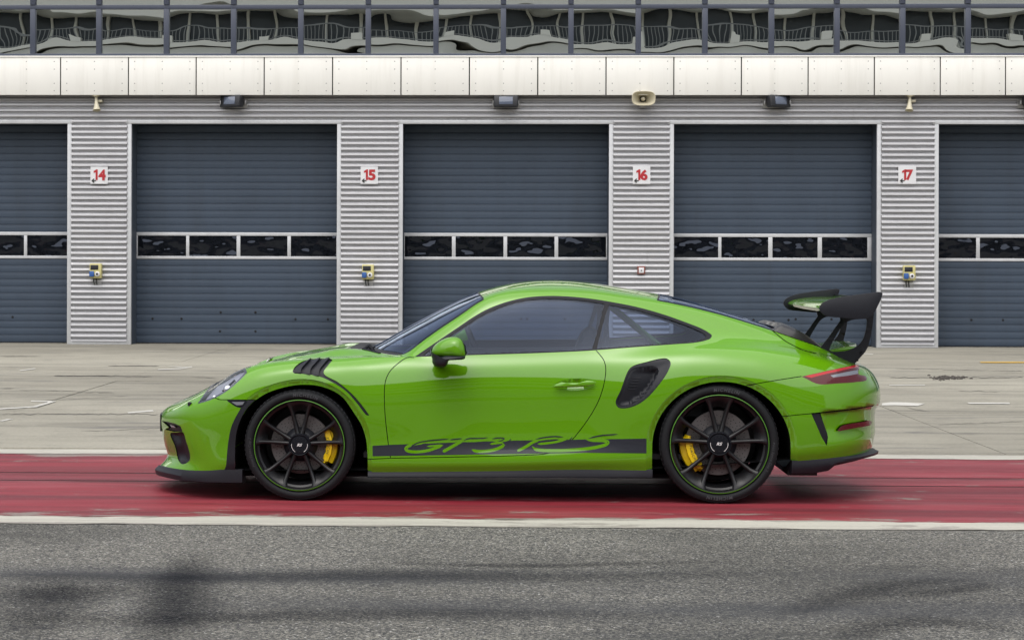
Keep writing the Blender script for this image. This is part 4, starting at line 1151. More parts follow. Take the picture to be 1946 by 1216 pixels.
def panel(names, mirror='join', extra=0.0):
    """verts, faces, normals of the shell classes"""
    V = []; Fc = []; Nn = []; base = 0
    for nm in ([names] if isinstance(names, str) else names):
        fs = DF[cls == nm]
        if len(fs) == 0: continue
        used, invx = np.unique(fs, return_inverse=True)
        fs = invx.reshape(fs.shape)
        st = DV[used]
        def pos(st): return S(st[:,0], st[:,1]) + N(st[:,0], st[:,1]) * (disp(nm, st) + extra)[:,None]
        p = pos(st)
        flat = nm in ('body', 'door', 'hood', 'front_bumper', 'door_glass', 'quarter_glass', 'windscreen', 'rear_window', 'dlo', 'headlight')
        if flat: n_ = N(st[:,0], st[:,1])
        else:
            es = np.array([1.5, 0]); et = np.array([0, .05])
            a = pos(np.clip(st+es, [S0,0], [S1,10])) - pos(np.clip(st-es, [S0,0], [S1,10]))
            b = pos(np.clip(st+et, [S0,0], [S1,10])) - pos(np.clip(st-et, [S0,0], [S1,10]))
            n_ = np.cross(a, b); n_ /= np.linalg.norm(n_, axis=1, keepdims=True)+1e-12
            fl = (n_ * N(st[:,0], st[:,1])).sum(1) < 0; n_[fl] *= -1
        # face winding follows the normals
        g = np.cross(p[fs[:,1]]-p[fs[:,0]], p[fs[:,2]]-p[fs[:,0]])
        flip = (g * n_[fs[:,0]]).sum(1) < 0
        fs = fs.copy(); fs[flip] = fs[flip][:, ::-1]
        V.append(p); Nn.append(n_); Fc.append(fs + base); base += len(p)
    V = np.concatenate(V); Nn = np.concatenate(Nn); Fc = np.concatenate(Fc)
    return V, Fc, Nn

MIR = np.array([1, -1, 1.0])
def shell_obj(name, classes, material, parent=car, sides='both', extra=0.0):
    """sides: 'both' = one mesh over the whole width; 'pair' = a near and a far object"""
    V, Fc, Nn = panel(classes, extra=extra)
    if sides == 'both':
        V2 = np.concatenate([V, V*MIR]); N2 = np.concatenate([Nn, Nn*MIR]); F2 = np.concatenate([Fc, Fc[:, ::-1]+len(V)])
        return link(name, mesh_from(name, V2, F2, True, N2), material, parent)
    o = link(name, mesh_from(name, V, Fc, True, Nn), material, parent)
    o2 = link(name, mesh_from(name, V*MIR, Fc[:, ::-1], True, Nn*MIR), material, parent)
    return o, o2
# ---------------------------------------------------------------- shell parts
shell_obj('body', ['body', 'body_lip'], M['paint'])
shell_obj('hood', ['hood'], M['paint'])
shell_obj('front_bumper', ['front_bumper'], M['paint'])
shell_obj('rear_bumper', ['rear_bumper', 'rear_lip'], M['paint'])
door, door_far = shell_obj('door', ['door'], M['paint'], sides='pair')
for nm, k in (('door_gap','door_gap'), ('bumper_seam','bumper_seam'), ('bumper_seam','rear_seam'), ('bumper_seam','rear_low_seam'), ('bumper_shade_line','crease_shade'), ('sill_seam','sill_seam'), ('hood_gap','hood_gap'), ('lid_seam','lid_seam')):
    shell_obj(nm, [k], M['void'], sides='pair')
shell_obj('windscreen', ['windscreen'], M['glass'])
shell_obj('rear_window', ['rear_window'], M['glass'])
shell_obj('windscreen_seal', ['windscreen_seal'], M['black_gloss'])
shell_obj('rear_window_seal', ['rear_seal'], M['black_gloss'])
shell_obj('window_trim', ['dlo'], M['black_gloss'], sides='pair')
shell_obj('side_window', ['door_glass'], M['glass'], parent=car, sides='pair')
shell_obj('quarter_window', ['quarter_glass'], M['glass_dark'], sides='pair')
shell_obj('cowl_panel', ['cowl'], M['black_matt'])
shell_obj('engine_lid', ['engine_lid'], M['carbon'])
shell_obj('wheel_arch_trim', ['arch_trim'], M['black_satin'], sides='pair')

def near_mesh(name, V, Fc, Nn, material, parent):
    return link(name, mesh_from(name, V, Fc, True, Nn), material, parent)
def pair_part(name, classes, material, parents, extra=0.0):
    V, Fc, Nn = panel(classes, extra=extra)
    near_mesh(name, V, Fc, Nn, material, parents[0])
    near_mesh(name, V*MIR, Fc[:, ::-1], Nn*MIR, material, parents[1])

# headlights: bezel ring, glass lens over a deep bowl with bright reflectors
hl = shell_obj('headlight', ['headlight'], M['lamp_grey'], sides='pair')
pair_part('lens', ['headlight_in'], M['lens_glass'], hl)
Vb, Fb, Nb = panel(['headlight_in'])
M['lamp_bowl'] = mat('lamp_bowl', (0.30, 0.31, 0.37), 0.3, 0.2)
bowl = Vb - Nb*0.022
for sgn, par in ((1, hl[0]), (-1, hl[1])):
    mm = np.array([1, sgn, 1.0])
    near_mesh('lamp_bowl', bowl*mm, Fb if sgn > 0 else Fb[:, ::-1], Nb*mm, M['lamp_bowl'], par)
    for (qx, qy, r) in ((452, 710.5, .030), (427, 734, .030), (404, 752, .018)):
        s_, t_ = inv([(qx, qy)], 9.0)[0]
        c_ = S(s_, t_) - N(s_, t_)*(r + .001)
        b = MB().lathe([(r*math.sin(a), r*math.cos(a)) for a in np.linspace(0.02, 3.1, 12)], 20, 'z', c=c_*mm)
        b.build('reflector_bowl', M['chrome'], par, smooth=True)
    # dark dividing bridge between the two lamp units
    for (a, b_) in (((420,741),(444,719)),):
        st2 = inv([a, b_], 9.0)
        pts = [(S(*q) - N(*q)*.014)*mm for q in st2]
        MB().tube(pts, .007, 6).build('lamp_bridge', M['black_gloss'], par, smooth=True)

sm_ = shell_obj('side_marker', ['side_marker'], M['black_gloss'], sides='pair')
pair_part('lens', ['marker_lens'], M['clear_lens'], sm_)
fg = shell_obj('fog_light', ['fog'], M['black_gloss'], sides='pair')
pair_part('lens', ['fog_lens'], M['clear_lens'], fg)
shell_obj('bumper_vent', ['front_vent'], M['black_satin'], sides='pair')
fv = shell_obj('fender_vent', ['fender_vent'], M['black_satin'], sides='pair')
si = shell_obj('side_intake', ['intake', 'intake_in'], M['black_satin'], sides='pair')
tl = shell_obj('tail_light', ['tail_light'], M['dark_red'], sides='pair')
pair_part('light_bar', ['tail_bar'], M['red_lens'], tl)
pair_part('reverse_lamp', ['tail_clear'], M['clear_lens'], tl)
shell_obj('rear_vent', ['rear_vent'], M['black_satin'], sides='pair')
shell_obj('reflector', ['reflector'], M['dark_red'], sides='pair')
pair_part('handle_recess', ['handle_cup'], M['paint'], (door, door_far))

# raised strips that follow the shell: louvres, ribs, stripe, lettering
def strip(pts, width, h, taper=None, step=2.0, crown=0.0):
    """ribbon on the near side; returns verts, faces, normals in car space"""
    P = spl(pts, False, step)
    d = np.gradient(P, axis=0); d /= np.linalg.norm(d, axis=1, keepdims=True)+1e-9
    nn = np.stack([-d[:,1], d[:,0]], 1)
    w = np.full(len(P), width/2.0)
    if taper:
        x = np.linspace(0, 1, len(P)); w *= np.clip(np.minimum(x/taper, (1-x)/taper), .12, 1)**.7
    rows = [inv(P + nn*w[:,None]*k, 9.0) for k in (-1, 0, 1)]
    V = []; Nn = []
    for r, k in zip(rows, (-1, 0, 1)):
        n_ = N(r[:,0], r[:,1])
        V.append(S(r[:,0], r[:,1]) + n_*(h + (crown if k == 0 else 0))); Nn.append(n_)
    n = len(P); V = np.concatenate(V); Nn = np.concatenate(Nn); fs = []
    for a in range(2):
        for i in range(n-1):
            q = (a*n+i, a*n+i+1, (a+1)*n+i+1, (a+1)*n+i)
            g = np.cross(V[q[1]]-V[q[0]], V[q[3]]-V[q[0]])
            fs.append(q if g @ Nn[q[0]] > 0 else q[::-1])
    return V, fs, Nn

for sgn, par in ((1, fv[0]), (-1, fv[1])):
    mm = np.array([1, sgn, 1.0])
    # louvre blades standing up over the fender opening
    for (edge, back) in (([(571.5,709.5),(573,702),(580,694),(591,683)], [(558,707),(561,699.5),(567,693),(576,687.3)]),
                         ([(588.8,712),(590.8,702),(598,693.5),(609,682)], [(573.5,709.5),(575,702.5),(582,694.5),(592,683.5)]),
                         ([(605.4,714.8),(607.4,704),(615,694),(626.5,681.8)], [(590.5,712.2),(592.5,702.5),(599.5,694),(610,682.5)])):
        ea = inv(spl(edge, False, 2.5), 9.0); m_ = len(ea)
        eb = inv(spl(back, False, 2.5), 9.0)
        eb = np.stack([np.interp(np.linspace(0,1,m_), np.linspace(0,1,len(eb)), eb[:,k]) for k in (0,1)], 1)
        A = S(ea[:,0], ea[:,1]) + N(ea[:,0], ea[:,1])*.011
        B = S(eb[:,0], eb[:,1]) - N(eb[:,0], eb[:,1])*.003
        A2 = S(ea[:,0], ea[:,1]) + N(ea[:,0], ea[:,1])*.007
        A3 = S(ea[:,0], ea[:,1]) - N(ea[:,0], ea[:,1])*.02
        vs = np.concatenate([B, A, A2, A3])*mm; fs = []
        for a in range(3):
            for i in range(m_-1): fs.append((a*m_+i, a*m_+i+1, (a+1)*m_+i+1, (a+1)*m_+i))
        MB().add(vs, fs).build('louvre', M['black_satin'], par, smooth=True, angle=50)
for sgn, par in ((1, si[0]), (-1, si[1])):
    mm = np.array([1, sgn, 1.0])
    for (x0, x1, y0) in ((1199,1222,716.5), (1197,1217,722), (1195,1215,727.7), (1193,1213,733.5), (1192,1210,739.5)):
        V, fs, Nn = strip([(x0, y0), ((x0+x1)/2, y0-.6), (x1, y0-1.2)], 1.6, -.024, taper=.3, crown=.004)
        near_mesh('rib', V*mm, [f if sgn > 0 else f[::-1] for f in fs], Nn*mm, M['black_satin'], par)

# ---------------------------------------------------------------- side stripe with lettering
xs = np.linspace(708, 1228.5, 96)
top = np.interp(xs, [707, 738, 973, 1229], [846.7, 845, 836.9, 833]); bot = np.interp(xs, [709, 930, 1110, 1227], [866.5, 862.8, 859.9, 861])
rows = [inv(np.stack([xs, top + (bot-top)*f], 1), 9.0) for f in np.linspace(0, 1, 6)]
Vs = np.concatenate([S(r[:,0], r[:,1]) + N(r[:,0], r[:,1])*.0009 for r in rows]); Ns = np.concatenate([N(r[:,0], r[:,1]) for r in rows])
fs = []
n = len(xs)
for a in range(5):
    for i in range(n-1):
        q = (a*n+i, a*n+i+1, (a+1)*n+i+1, (a+1)*n+i)
        g = np.cross(Vs[q[1]]-Vs[q[0]], Vs[q[3]]-Vs[q[0]])
        fs.append(q if g @ Ns[q[0]] > 0 else q[::-1])
stripe = near_mesh('side_stripe', Vs, fs, Ns, M['decal'], car)
stripe['label'] = 'dark stripe with GT3 RS lettering along the sill'
GREEN = [([(806,841.3),(790,842.6),(777,847),(771,852),(774,856),(786,858.2),(800,857.8),(815,855.2),(828,850.8),(842,845.3)], 4.6, .06), ([(811,848.2),(826,846.6),(842,845.2)], 2.8, .2),
         ([(841.5,858.2),(856,850.2),(870,842),(886,833)], 4.8, .03), ([(808,841.2),(840,839.4),(869,838.6)], 2.8, .1), ([(882,837.6),(905,836.9),(927,835)], 4.0, .1),
         ([(896.5,854),(905,857),(920,857.3),(936,855.2),(950,850.4),(957,845.2),(954,841.2)], 4.8, .1), ([(931,843.6),(944,841.6),(956,841)], 3.2, .15), ([(936,837.6),(950,837.6),(962,836.4),(970,834)], 3.0, .2),
         ([(983,857),(1000,848.2),(1012,840.4),(1024,835.5)], 4.4, .06), ([(1022,843.4),(1040,841.8),(1060,838.7),(1080,832.5)], 3.4, .1), ([(1020,836.8),(1040,833.6),(1062,832)], 2.6, .15),
         ([(1011.5,848),(1017,853),(1030,855.4),(1050,856),(1075,855.5),(1110,853),(1135,849.2),(1152,844),(1155.5,840),(1147,837),(1125,836),(1110,832)], 5.0, .05)]
BLACK = [([(779,852),(784,846.4),(795,841),(812,837.4),(835,835),(853,833.6)], 1.7, .1), ([(855,835.2),(878,832.8)], 1.7, .2), ([(881,836.8),(891,833),(919,832.4),(927,830.6)], 1.7, .15),
         ([(935,833.4),(948,831.6),(958,832.8),(955,836.2),(946,838.2)], 1.6, .15), ([(967.5,838),(971,833.5)], 1.2, .3), ([(1018,834.4),(1035,830.8),(1055,829),(1070,830)], 1.8, .15), ([(1032,838.9),(1045,836.6),(1060,834.8)], 1.7, .3),
         ([(1118,833.2),(1130,829.6),(1145,826.9),(1160,825.8),(1174,824.4)], 1.9, .15), ([(1080,836.5),(1084,834),(1088,830)], 1.4, .3)]
for lst, h, mt, nm in ((GREEN, .0017, M['paint'], 'letter'), (BLACK, .0025, M['decal'], 'letter_outline')):  # black strokes are printed outlines where letters rise above the stripe
    for pts, w, tp in lst:
        V, f_, Nn = strip(pts, w*(1.25 if nm == 'letter' else 1.25), h, taper=tp)
        near_mesh(nm, V, f_, Nn, mt, stripe)

# ---------------------------------------------------------------- wheel housings, lining, underside
for arch in ('front_arch', 'rear_arch'):
    ol = O[arch]; keep = ol[:,1] < 905
    ol = ol[keep]
    i0 = np.argmax(ol[:,1] > 880) if ol[0,1] < 880 else 0
    st = inv(ol, 9.0)
    order_ = np.argsort(np.arctan2(-(ol[:,1]-850), (ol[:,0]-ol[:,0].mean())))
    st = st[order_]
    p = S(st[:,0], st[:,1]) - N(st[:,0], st[:,1])*np.where(ol[order_][:,0] < 462, .001, .024)[:,None]
    for sgn in (1, -1):
        mm = np.array([1, sgn, 1.0])
        q = p.copy(); q[:,1] = -.50
        n = len(p)
        vs = np.concatenate([p, q])*mm
        fs = [(i, i+1, n+i+1, n+i) for i in range(n-1)] + [tuple(range(n, 2*n))]
        MB().add(vs, fs).build('wheel_housing', M['void'], car)
fmask = np.isin(cls, ['body', 'door', 'dlo', 'windscreen_seal', 'rear_seal', 'engine_lid', 'lid_seam', 'door_gap', 'handle_cup', 'cowl']) & (cen[:,0] > 700) & (cen[:,0] < 1530) & (cen[:,1] > 2.4) & ~((cen[:,0] > 1200) & (cen[:,1] < 5.2))
fs = DF[fmask]; used, iv = np.unique(fs, return_inverse=True); fs = iv.reshape(fs.shape)
pv = S(DV[used][:,0], DV[used][:,1]) - N(DV[used][:,0], DV[used][:,1])*.028
link('cabin_lining', mesh_from('cabin_lining', np.concatenate([pv, pv*MIR]), np.concatenate([fs, fs[:, ::-1]+len(pv)]), True), M['cabin'], car)
MB().box(-1.75, 1.40, -.78, .78, .135, .16).build('underbody', M['void'], car)
MB().box(1.55, 1.72, -.80, .80, .16, .19).build('rear_undertray', M['black_matt'], car)
MB().box(-.95, 1.0, -.80, .80, .25, .28).build('cabin_floor', M['cabin'], car)
for sgn in (1, -1):
    b = MB().add([(x, -sgn*y, z) for y in (.70, .745) for x, z in ((-.55,.50),(-.55,.86),(-.35,.895),(.55,.905),(.80,.875),(1.05,.835),(1.05,.50))], [tuple(range(7)), tuple(range(13,6,-1))] + [(i, (i+1) % 7, 7+(i+1) % 7, 7+i) for i in range(7)])
    b.build('door_card', M['cabin'], car)

def sweep(name, sig, rows_fn, material, mirror=True):
    """strip of points along the bottom edge; rows_fn(s) -> list of car-space points"""
    R = np.array([rows_fn(s) for s in sig])                  # n, rows, 3
    n, k = R.shape[:2]
    V = R.reshape(-1, 3); f_ = []
    for i in range(n-1):
        for j in range(k-1): f_.append((i*k+j, (i+1)*k+j, (i+1)*k+j+1, i*k+j+1))
    f_ += [tuple(range(k)), tuple((n-1)*k+j for j in range(k))]
    if mirror == 'pair':
        for q in (V, V*MIR): MB().add(q, f_).build(name, material, car, smooth=True, angle=35)
        return
    b = MB().add(V, f_)
    b.add(V*MIR, f_)
    return b.build(name, material, car, smooth=True, angle=35)
def plan_out(s):
    """outward horizontal direction at the bottom edge"""
    n_ = N(np.array(s), np.array(1.0)).copy(); n_[2] = 0
    if s < 292: n_ = np.array([-1.0, 0, 0])
    if s > 1690: n_ = np.array([1.0, 0, 0])
    return n_/np.linalg.norm(n_)
def down_to(p, py):
    """same plan position, height of the photo row py"""
    q = p + ROOT; z = CAM_H - (py-CY)*((q-cam_pos)@F_)/FPX + ((q-cam_pos)@R_)*0
    # account for the camera's small roll
    for _ in range(3):
        e = project(np.array([q[0], q[1], z]))[1] - py
        z += e*((q-cam_pos)@F_)/FPX
    return np.array([p[0], p[1], z])
def splitter_rows(s):
    p = S(np.array(s), np.array(0.0)); o = plan_out(s)
    out = np.interp(s, [290, 330, 380, 440], [.03, .026, .014, .006])
    lo = np.interp(s, [290,303,325,350,392,450], [901,902,908,914,917.3,918])
    up = down_to(p, project(p+ROOT)[1]) + np.array([0,0,.006])
    a = up - o*.05
    tip = np.interp(s, [290,303,325,350,392,450], [890.5,891,897,904,905,904])
    b = up + o*out*.2
    c = down_to(p + o*out, tip)
    d = down_to(p + o*out*.75, lo-1.5); e = down_to(p + o*(out*.3-.01), lo); f = e - o*.12
    return [a, b, c, d, e, f]
sweep('front_splitter', np.concatenate([np.linspace(290, 400, 40), np.linspace(404, 468, 14)]), splitter_rows, M['black_satin'])
def skirt_rows(s):
    p = S(np.array(s), np.array(0.0)); o = plan_out(s)
    y0 = project(p+ROOT)[1]
    fl = np.interp(s, [698, 1190, 1241], [.009, .009, .004])
    a = p + np.array([0,0,.008]) - o*.03; b = p + np.array([0,0,.004]) - o*.001
    c = down_to(p + o*.003, y0+4); d = down_to(p + o*fl, 903.8 if s < 1190 else 903.8); e = down_to(p + o*fl, 906.8); f = down_to(p - o*.05, 907.5); g = f - o*.15
    return [a, b, c, d, e, f, g]
sweep('side_skirt', np.linspace(699, 1240, 60), skirt_rows, M['black_satin'], 'pair')
def valance_rows(s):
    p = S(np.array(s), np.array(0.0)); o = plan_out(s)
    y0 = project(p+ROOT)[1]
    lo = np.interp(s, [1504,1546,1577,1590,1632,1655,1675,1692], [901,899.6,894.7,885.5,877.5,872,868,866])
    fl = np.interp(s, [1504,1600,1640,1665,1692], [.004,.010,.024,.038,.042])
    a = p + np.array([0,0,.010]) - o*.03; b = p + np.array([0,0,.006]) + o*.001
    c = down_to(p + o*fl, y0 + (lo-y0)*.25); d = down_to(p + o*fl*.9, y0 + (lo-y0)*.6); e = down_to(p - o*.01, lo-1); f = down_to(p - o*.03, lo); g = f - o*.25
    return [a, b, c, d, e, f, g]
sweep('rear_valance', np.concatenate([np.linspace(1505, 1600, 30), np.linspace(1603, 1692, 44)]), valance_rows, M['black_satin'])
# front number plate holder on the nose
pts = [S(np.array(s), np.array(t)) for s in (291, 300, 309) for t in (2.75, 3.9)]
b = MB()
zlo, zhi = down_to(S(np.array(300.), np.array(3.)), 817)[2], down_to(S(np.array(300.), np.array(3.)), 786.5)[2]
sx = [S(np.array(s), np.array(3.3)) for s in (290.5, 296, 302, 306)]
xs_ = [q[0]-.005 for q in sx]; ys_ = [q[1] for q in sx]
prof = list(zip(xs_, ys_)); prof = [(x, -y) for x, y in prof[::-1]][:-1] + prof
vs = [(x, y, z) for z in (zlo, zhi) for x, y in prof] + [(x+.02, y, z) for z in (zlo, zhi) for x, y in prof]
n = len(prof); fs = []
for i in range(n-1): fs += [(i, i+1, n+i+1, n+i), (2*n+i, 2*n+i+1, 3*n+i+1, 3*n+i), (i, i+1, 2*n+i+1, 2*n+i), (n+i, n+i+1, 3*n+i+1, 3*n+i)]
fs += [(0, n, 3*n, 2*n), (n-1, 2*n-1, 4*n-1, 3*n-1)]
b.add(vs, fs).build('plate_holder', M['black_satin'], car)
# tow eye cover and washer jet on the nose
s_, t_ = inv([(360.5, 769)], 9.0)[0]; c_ = S(s_, t_)
MB().lathe([(.002,-.004),(.013,-.004),(.013,.012),(.009,.016),(.001,.017)], 16, 'z', c=c_).build('washer_jet', M['black_satin'], car, smooth=True)
# ---------------------------------------------------------------- generic rounded solids from a traced outline
def pillow(px_outline, v_mid, depth, layers=9, power=2.4, closed_spl=True, step=3.0, tilt=0.0, minscale=0.0, jitter=None):
    """rounded solid: the outline at v_mid, narrowing towards +-depth/2"""
    P = spl(px_outline, True, step) if closed_spl else lin(px_outline, True, step)
    base = cp(P[:,0], P[:,1], np.full(len(P), v_mid))
    c = base.mean(0); n = len(P)
    V = []; f_ = []
    ws = np.sin(np.linspace(-math.pi/2, math.pi/2, layers))
    for w in ws:
        sc = max((1 - abs(w)**power), 0)**(1/power); sc = minscale + (1-minscale)*sc
        q = c + (base - c)*max(sc, .02)
        q[:,1] = c[1] - w*depth/2 + tilt*(q[:,0]-c[0])
        V.append(q)
    for a in range(layers-1):
        for i in range(n): f_.append((a*n+i, a*n+(i+1)%n, (a+1)*n+(i+1)%n, (a+1)*n+i))
    f_ += [tuple(range(n)), tuple((layers-1)*n+i for i in range(n))]
    return np.concatenate(V), f_

def plate(px_outline, v0, thick, smooth_outline=True, holes=None, step=3.0):
    """flat plate with rounded edge cut from an outline (holes allowed), v0 = outer face"""
    P = spl(px_outline, True, step) if smooth_outline else lin(px_outline, True, step)
    loops = [P] + [spl(h, True, step) for h in (holes or [])]
    pts = []; ed = []
    for L in loops:
        b = len(pts); pts += [Vector(p) for p in L]; ed += [(b+i, b+(i+1) % len(L)) for i in range(len(L))]
    r = delaunay_2d_cdt(pts, ed, [], 0, 1e-5)
    q = np.array([(p.x, p.y) for p in r[0]]); fc = np.array([f for f in r[2] if len(f) == 3])
    ce_ = q[fc].mean(1); ins = pip(P, ce_)
    for L in loops[1:]: ins &= ~pip(L, ce_)
    fc = fc[ins]
    A = cp(q[:,0], q[:,1], np.full(len(q), v0)); B = A + np.array([0, thick, 0]); n = len(q)
    f_ = [tuple(f) for f in fc] + [tuple(i+n for i in f[::-1]) for f in fc]
    cnt = {}
    for f in fc:
        for a, b in ((f[0],f[1]),(f[1],f[2]),(f[2],f[0])):
            cnt[(a,b)] = 1
    for (a, b) in cnt:
        if (b, a) not in cnt: f_.append((b, a, a+n, b+n))
    return np.concatenate([A, B]), f_

# ---------------------------------------------------------------- rear wing
wing = empty('rear_wing', (2.05, 0, 1.1), car); WO = np.array([2.05, 0, 1.1])
def sub_part(name, V, f_, material, parent, off=None, both=True, smooth=True, bevel=0.0, angle=40):
    off = np.zeros(3) if off is None else off
    MB().add(V-off, f_).build(name, material, parent, smooth=smooth, bevel=bevel, angle=angle)
    if both: MB().add(V*MIR-off, f_).build(name, material, parent, smooth=smooth, bevel=bevel, angle=angle)
ep = [(1556.8,585.6),(1562,577),(1580,568.4),(1620,561.2),(1650,557.4),(1672,554.9),(1677.4,557.2),(1675.5,565),(1671,576),(1662,592.5),(1652,602.8),(1639,606),(1589.5,602.8),(1568.5,599.7),(1559,591.5)]
V, f_ = plate(ep, .852, .009)
V[:,1] += -.02*np.clip((1.14 - V[:,2])/.08, -1, 1)*0.25
sub_part('endplate', V, f_, M['black_satin'], wing, WO, bevel=.0025)
# blade: aerofoil between the endplates
af = np.array([(1.840,1.140),(1.850,1.152),(1.880,1.166),(1.93,1.178),(2.00,1.186),(2.08,1.189),(2.13,1.190),(2.165,1.194),(2.166,1.190),(2.12,1.172),(2.06,1.146),(1.98,1.124),(1.92,1.116),(1.87,1.118),(1.848,1.126)])
af[:,0] -= XC; 
vs = []; f_ = []
st_ = np.linspace(-.846, .846, 25); n = len(af)
for y in st_:
    k = 1 - .06*(abs(y)/.846)**3
    dx = .012*(abs(y)/.846)**2
    for x, z in af: vs.append((x + dx, y, 1.15 + (z-1.15)*k))
for a in range(len(st_)-1):
    for i in range(n): f_.append((a*n+i, a*n+(i+1)%n, (a+1)*n+(i+1)%n, (a+1)*n+i))
f_ += [tuple(range(n)), tuple((len(st_)-1)*n+i for i in range(n))]
MB().add(np.array(vs)-WO, f_).build('blade', M['paint'], wing, smooth=True, angle=50)
# Gurney edge
MB().box(2.158-XC, 2.172-XC, -.845, .845, 1.188, 1.202).build('trailing_lip', M['black_satin'], wing).location = -Vector(WO)
strut = [(1594,592),(1597.5,609),(1575,640),(1551,671.3),(1578,678.5),(1602,685),(1623,693),(1628,687),(1633,681.5),(1645,668),(1650,658),(1656,633.7),(1661,596),(1650,590)]
hole = [(1605.5,614.5),(1592,632.5),(1581,652),(1576.2,664.5),(1579,667.6),(1602,667.4),(1614,664.8),(1626.5,659.6),(1634,653.5),(1640,645),(1645,630),(1648,610),(1647,606.6),(1634,606.5),(1620,608)]
V, f_ = plate(strut, .50, .014, smooth_outline=False, holes=[hole])
sub_part('support', V, f_, M['black_satin'], wing, WO, bevel=.003)
for yb in (.508, ):
    for (bx, by) in ((1629.5,684.5), (1637,669)):
        c_ = cp(bx, by, yb)
        for sgn in (1, -1):
            MB().lathe([(.0005,-.004),(.006,-.004),(.007,0),(.007,.004)], 10, 'y', c=c_*np.array([1,sgn,1])-WO).build('bolt', M['black_gloss'], wing, smooth=True)
# decklid lip between the supports
prof = [(1.87,.853),(1.95,.882),(2.02,.902),(2.09,.914),(2.135,.918),(2.14,.911),(2.13,.88),(2.11,.82),(1.88,.81)]
vs = []; f_ = []; n = len(prof); st_ = np.linspace(-.47, .47, 17)
for y in st_:
    e = (abs(y)/.47)**3
    for x, z in prof: vs.append((x - XC - .05*e, y, z - .012*e if z > .86 else z))
for a in range(len(st_)-1):
    for i in range(n): f_.append((a*n+i, a*n+(i+1)%n, (a+1)*n+(i+1)%n, (a+1)*n+i))
f_ += [tuple(range(n)), tuple((len(st_)-1)*n+i for i in range(n))]
MB().add(vs, f_).build('decklid_lip', M['paint'], car, smooth=True, bevel=.004, angle=45)

# ---------------------------------------------------------------- door mirrors and handles
mir = []
hs = [(820,668),(824,658.5),(836,648),(852,641.2),(866,640.2),(876,644),(882,653),(885.3,664),(884.5,675),(880,680.6),(862,681),(840,680.5),(823,676)]
for sgn in (1, -1):
    e_ = empty('door_mirror', (0, 0, 0), car); mir.append(e_)
    mm = np.array([1, sgn, 1.0])
    V, f_ = pillow(hs, .985, .20, 13, 2.6, tilt=-.25)
    MB().add(V*mm, f_).build('housing', M['paint'], e_, smooth=True, angle=70)
    V, f_ = pillow([(818.6,668),(821,681),(822,690),(827,696),(836,698),(845,697),(850,692),(853,684.8),(866,683.2),(884,680.8),(884.5,676.5),(868,674.5),(848,674.5),(833,677.5),(826,674)], .992, .215, 11, 3.2, tilt=-.25)
    MB().add(V*mm, f_).build('lower_cover', M['black_satin'], e_, smooth=True, angle=70)
    V, f_ = pillow([(822,686),(826,695.5),(836,697.5),(846,696),(850,688),(846,680),(830,680)], .90, .17, 7, 3.0)
    MB().add(V*mm, f_).build('arm', M['black_satin'], e_, smooth=True, angle=60)
    # bright edge seam of the housing
    V, f_ = pillow([(877.5,645.5),(883.2,654),(886.2,664),(885.5,675),(882,680),(880,679),(882,672),(882.4,664),(880,655)], .985, .15, 5, 3.0, tilt=-.25)
    MB().add(V*mm, f_).build('glass_surround', M['black_gloss'], e_, smooth=True)
for sgn, par in ((1, door), (-1, door_far)):
    mm = np.array([1, sgn, 1.0])
    V, f_ = pillow([(1052,734),(1058,729.6),(1066,726.2),(1076,727.4),(1090,727.2),(1106,726.4),(1112,723.6),(1122,722.8),(1130.5,725.5),(1131,729.5),(1127,732.5),(1112,734.5),(1090,735.6),(1070,736.2),(1058,736.4)], .898, .022, 7, 2.2, step=2)
    MB().add(V*mm, f_).build('handle', M['paint'], par, smooth=True, angle=70)

# ---------------------------------------------------------------- wipers
b = MB()
for (p0, p1) in (((676,666,.45),(712,668,.30)), ((694,662,.40),(702,655,.34)), ((702,655,.34),(712,668,.5)), ((686,664,.1),(640,664,-.3))):
    b.tube([cp(*p0), cp(*p1)], .009, 6)
wip = empty('wiper', (0,0,0), car)
for (p0, p1, r) in (((690,664.5,.50),(702,656,.47),.011), ((702,656,.47),(714,671,.50),.012), ((690,664.5,.50),(722,672.5,.62),.010), ((700,662,.10),(712,659,.5),.006)):
    MB().tube([cp(*p0), cp(*p1)], r, 8).build('wiper_arm', M['black_gloss'], wip, smooth=True)
# dark tail lip of the rear window (third brake lamp housing)
V, f_ = pillow([(1452,614.8),(1462,617.5),(1471,621),(1476,625.5),(1473,629.5),(1466,627.5),(1456,622)], 0.0, .62, 9, 3.0)
MB().add(V, f_).build('brake_lamp_housing', M['black_gloss'], car, smooth=True)

# ---------------------------------------------------------------- cabin
dash = [(770,668),(800,655),(835,652),(850,660),(852,690),(770,690)]
V, f_ = pillow(dash, 0.0, 1.36, 5, 8.0, minscale=.8)
MB().add(V, f_).build('dashboard', M['cabin'], car, smooth=True)
for sgn in (1, -1):
    seat = empty('seat', (0,0,0), car)
    V, f_ = pillow([(1085,690),(1096,650),(1108,628),(1124,620),(1134,630),(1132,660),(1120,700),(1105,730),(1085,735)], .37*sgn, .46, 9, 4.0)
    MB().add(V, f_).build('backrest', M['cabin'], seat, smooth=True)
    V, f_ = pillow([(960,735),(1000,725),(1085,728),(1110,740),(1100,775),(960,775)], .37*sgn, .48, 9, 4.0)
    MB().add(V, f_).build('seat_cushion', M['cabin'], seat, smooth=True)
sw = empty('steering_wheel', (0,0,0), car)
c_ = cp(905, 668, .37); a_ = Vector((.93, 0, .36)).normalized(); u_ = Vector((-.36, 0, .93))
b = MB(); b.tube([tuple(Vector(c_) + u_*(.18*math.cos(q)) + Vector((0,1,0))*(.18*math.sin(q))) for q in np.linspace(0, 2*math.pi, 33)], .015, 8, caps=False)
b.build('rim', M['cabin'], sw, smooth=True)
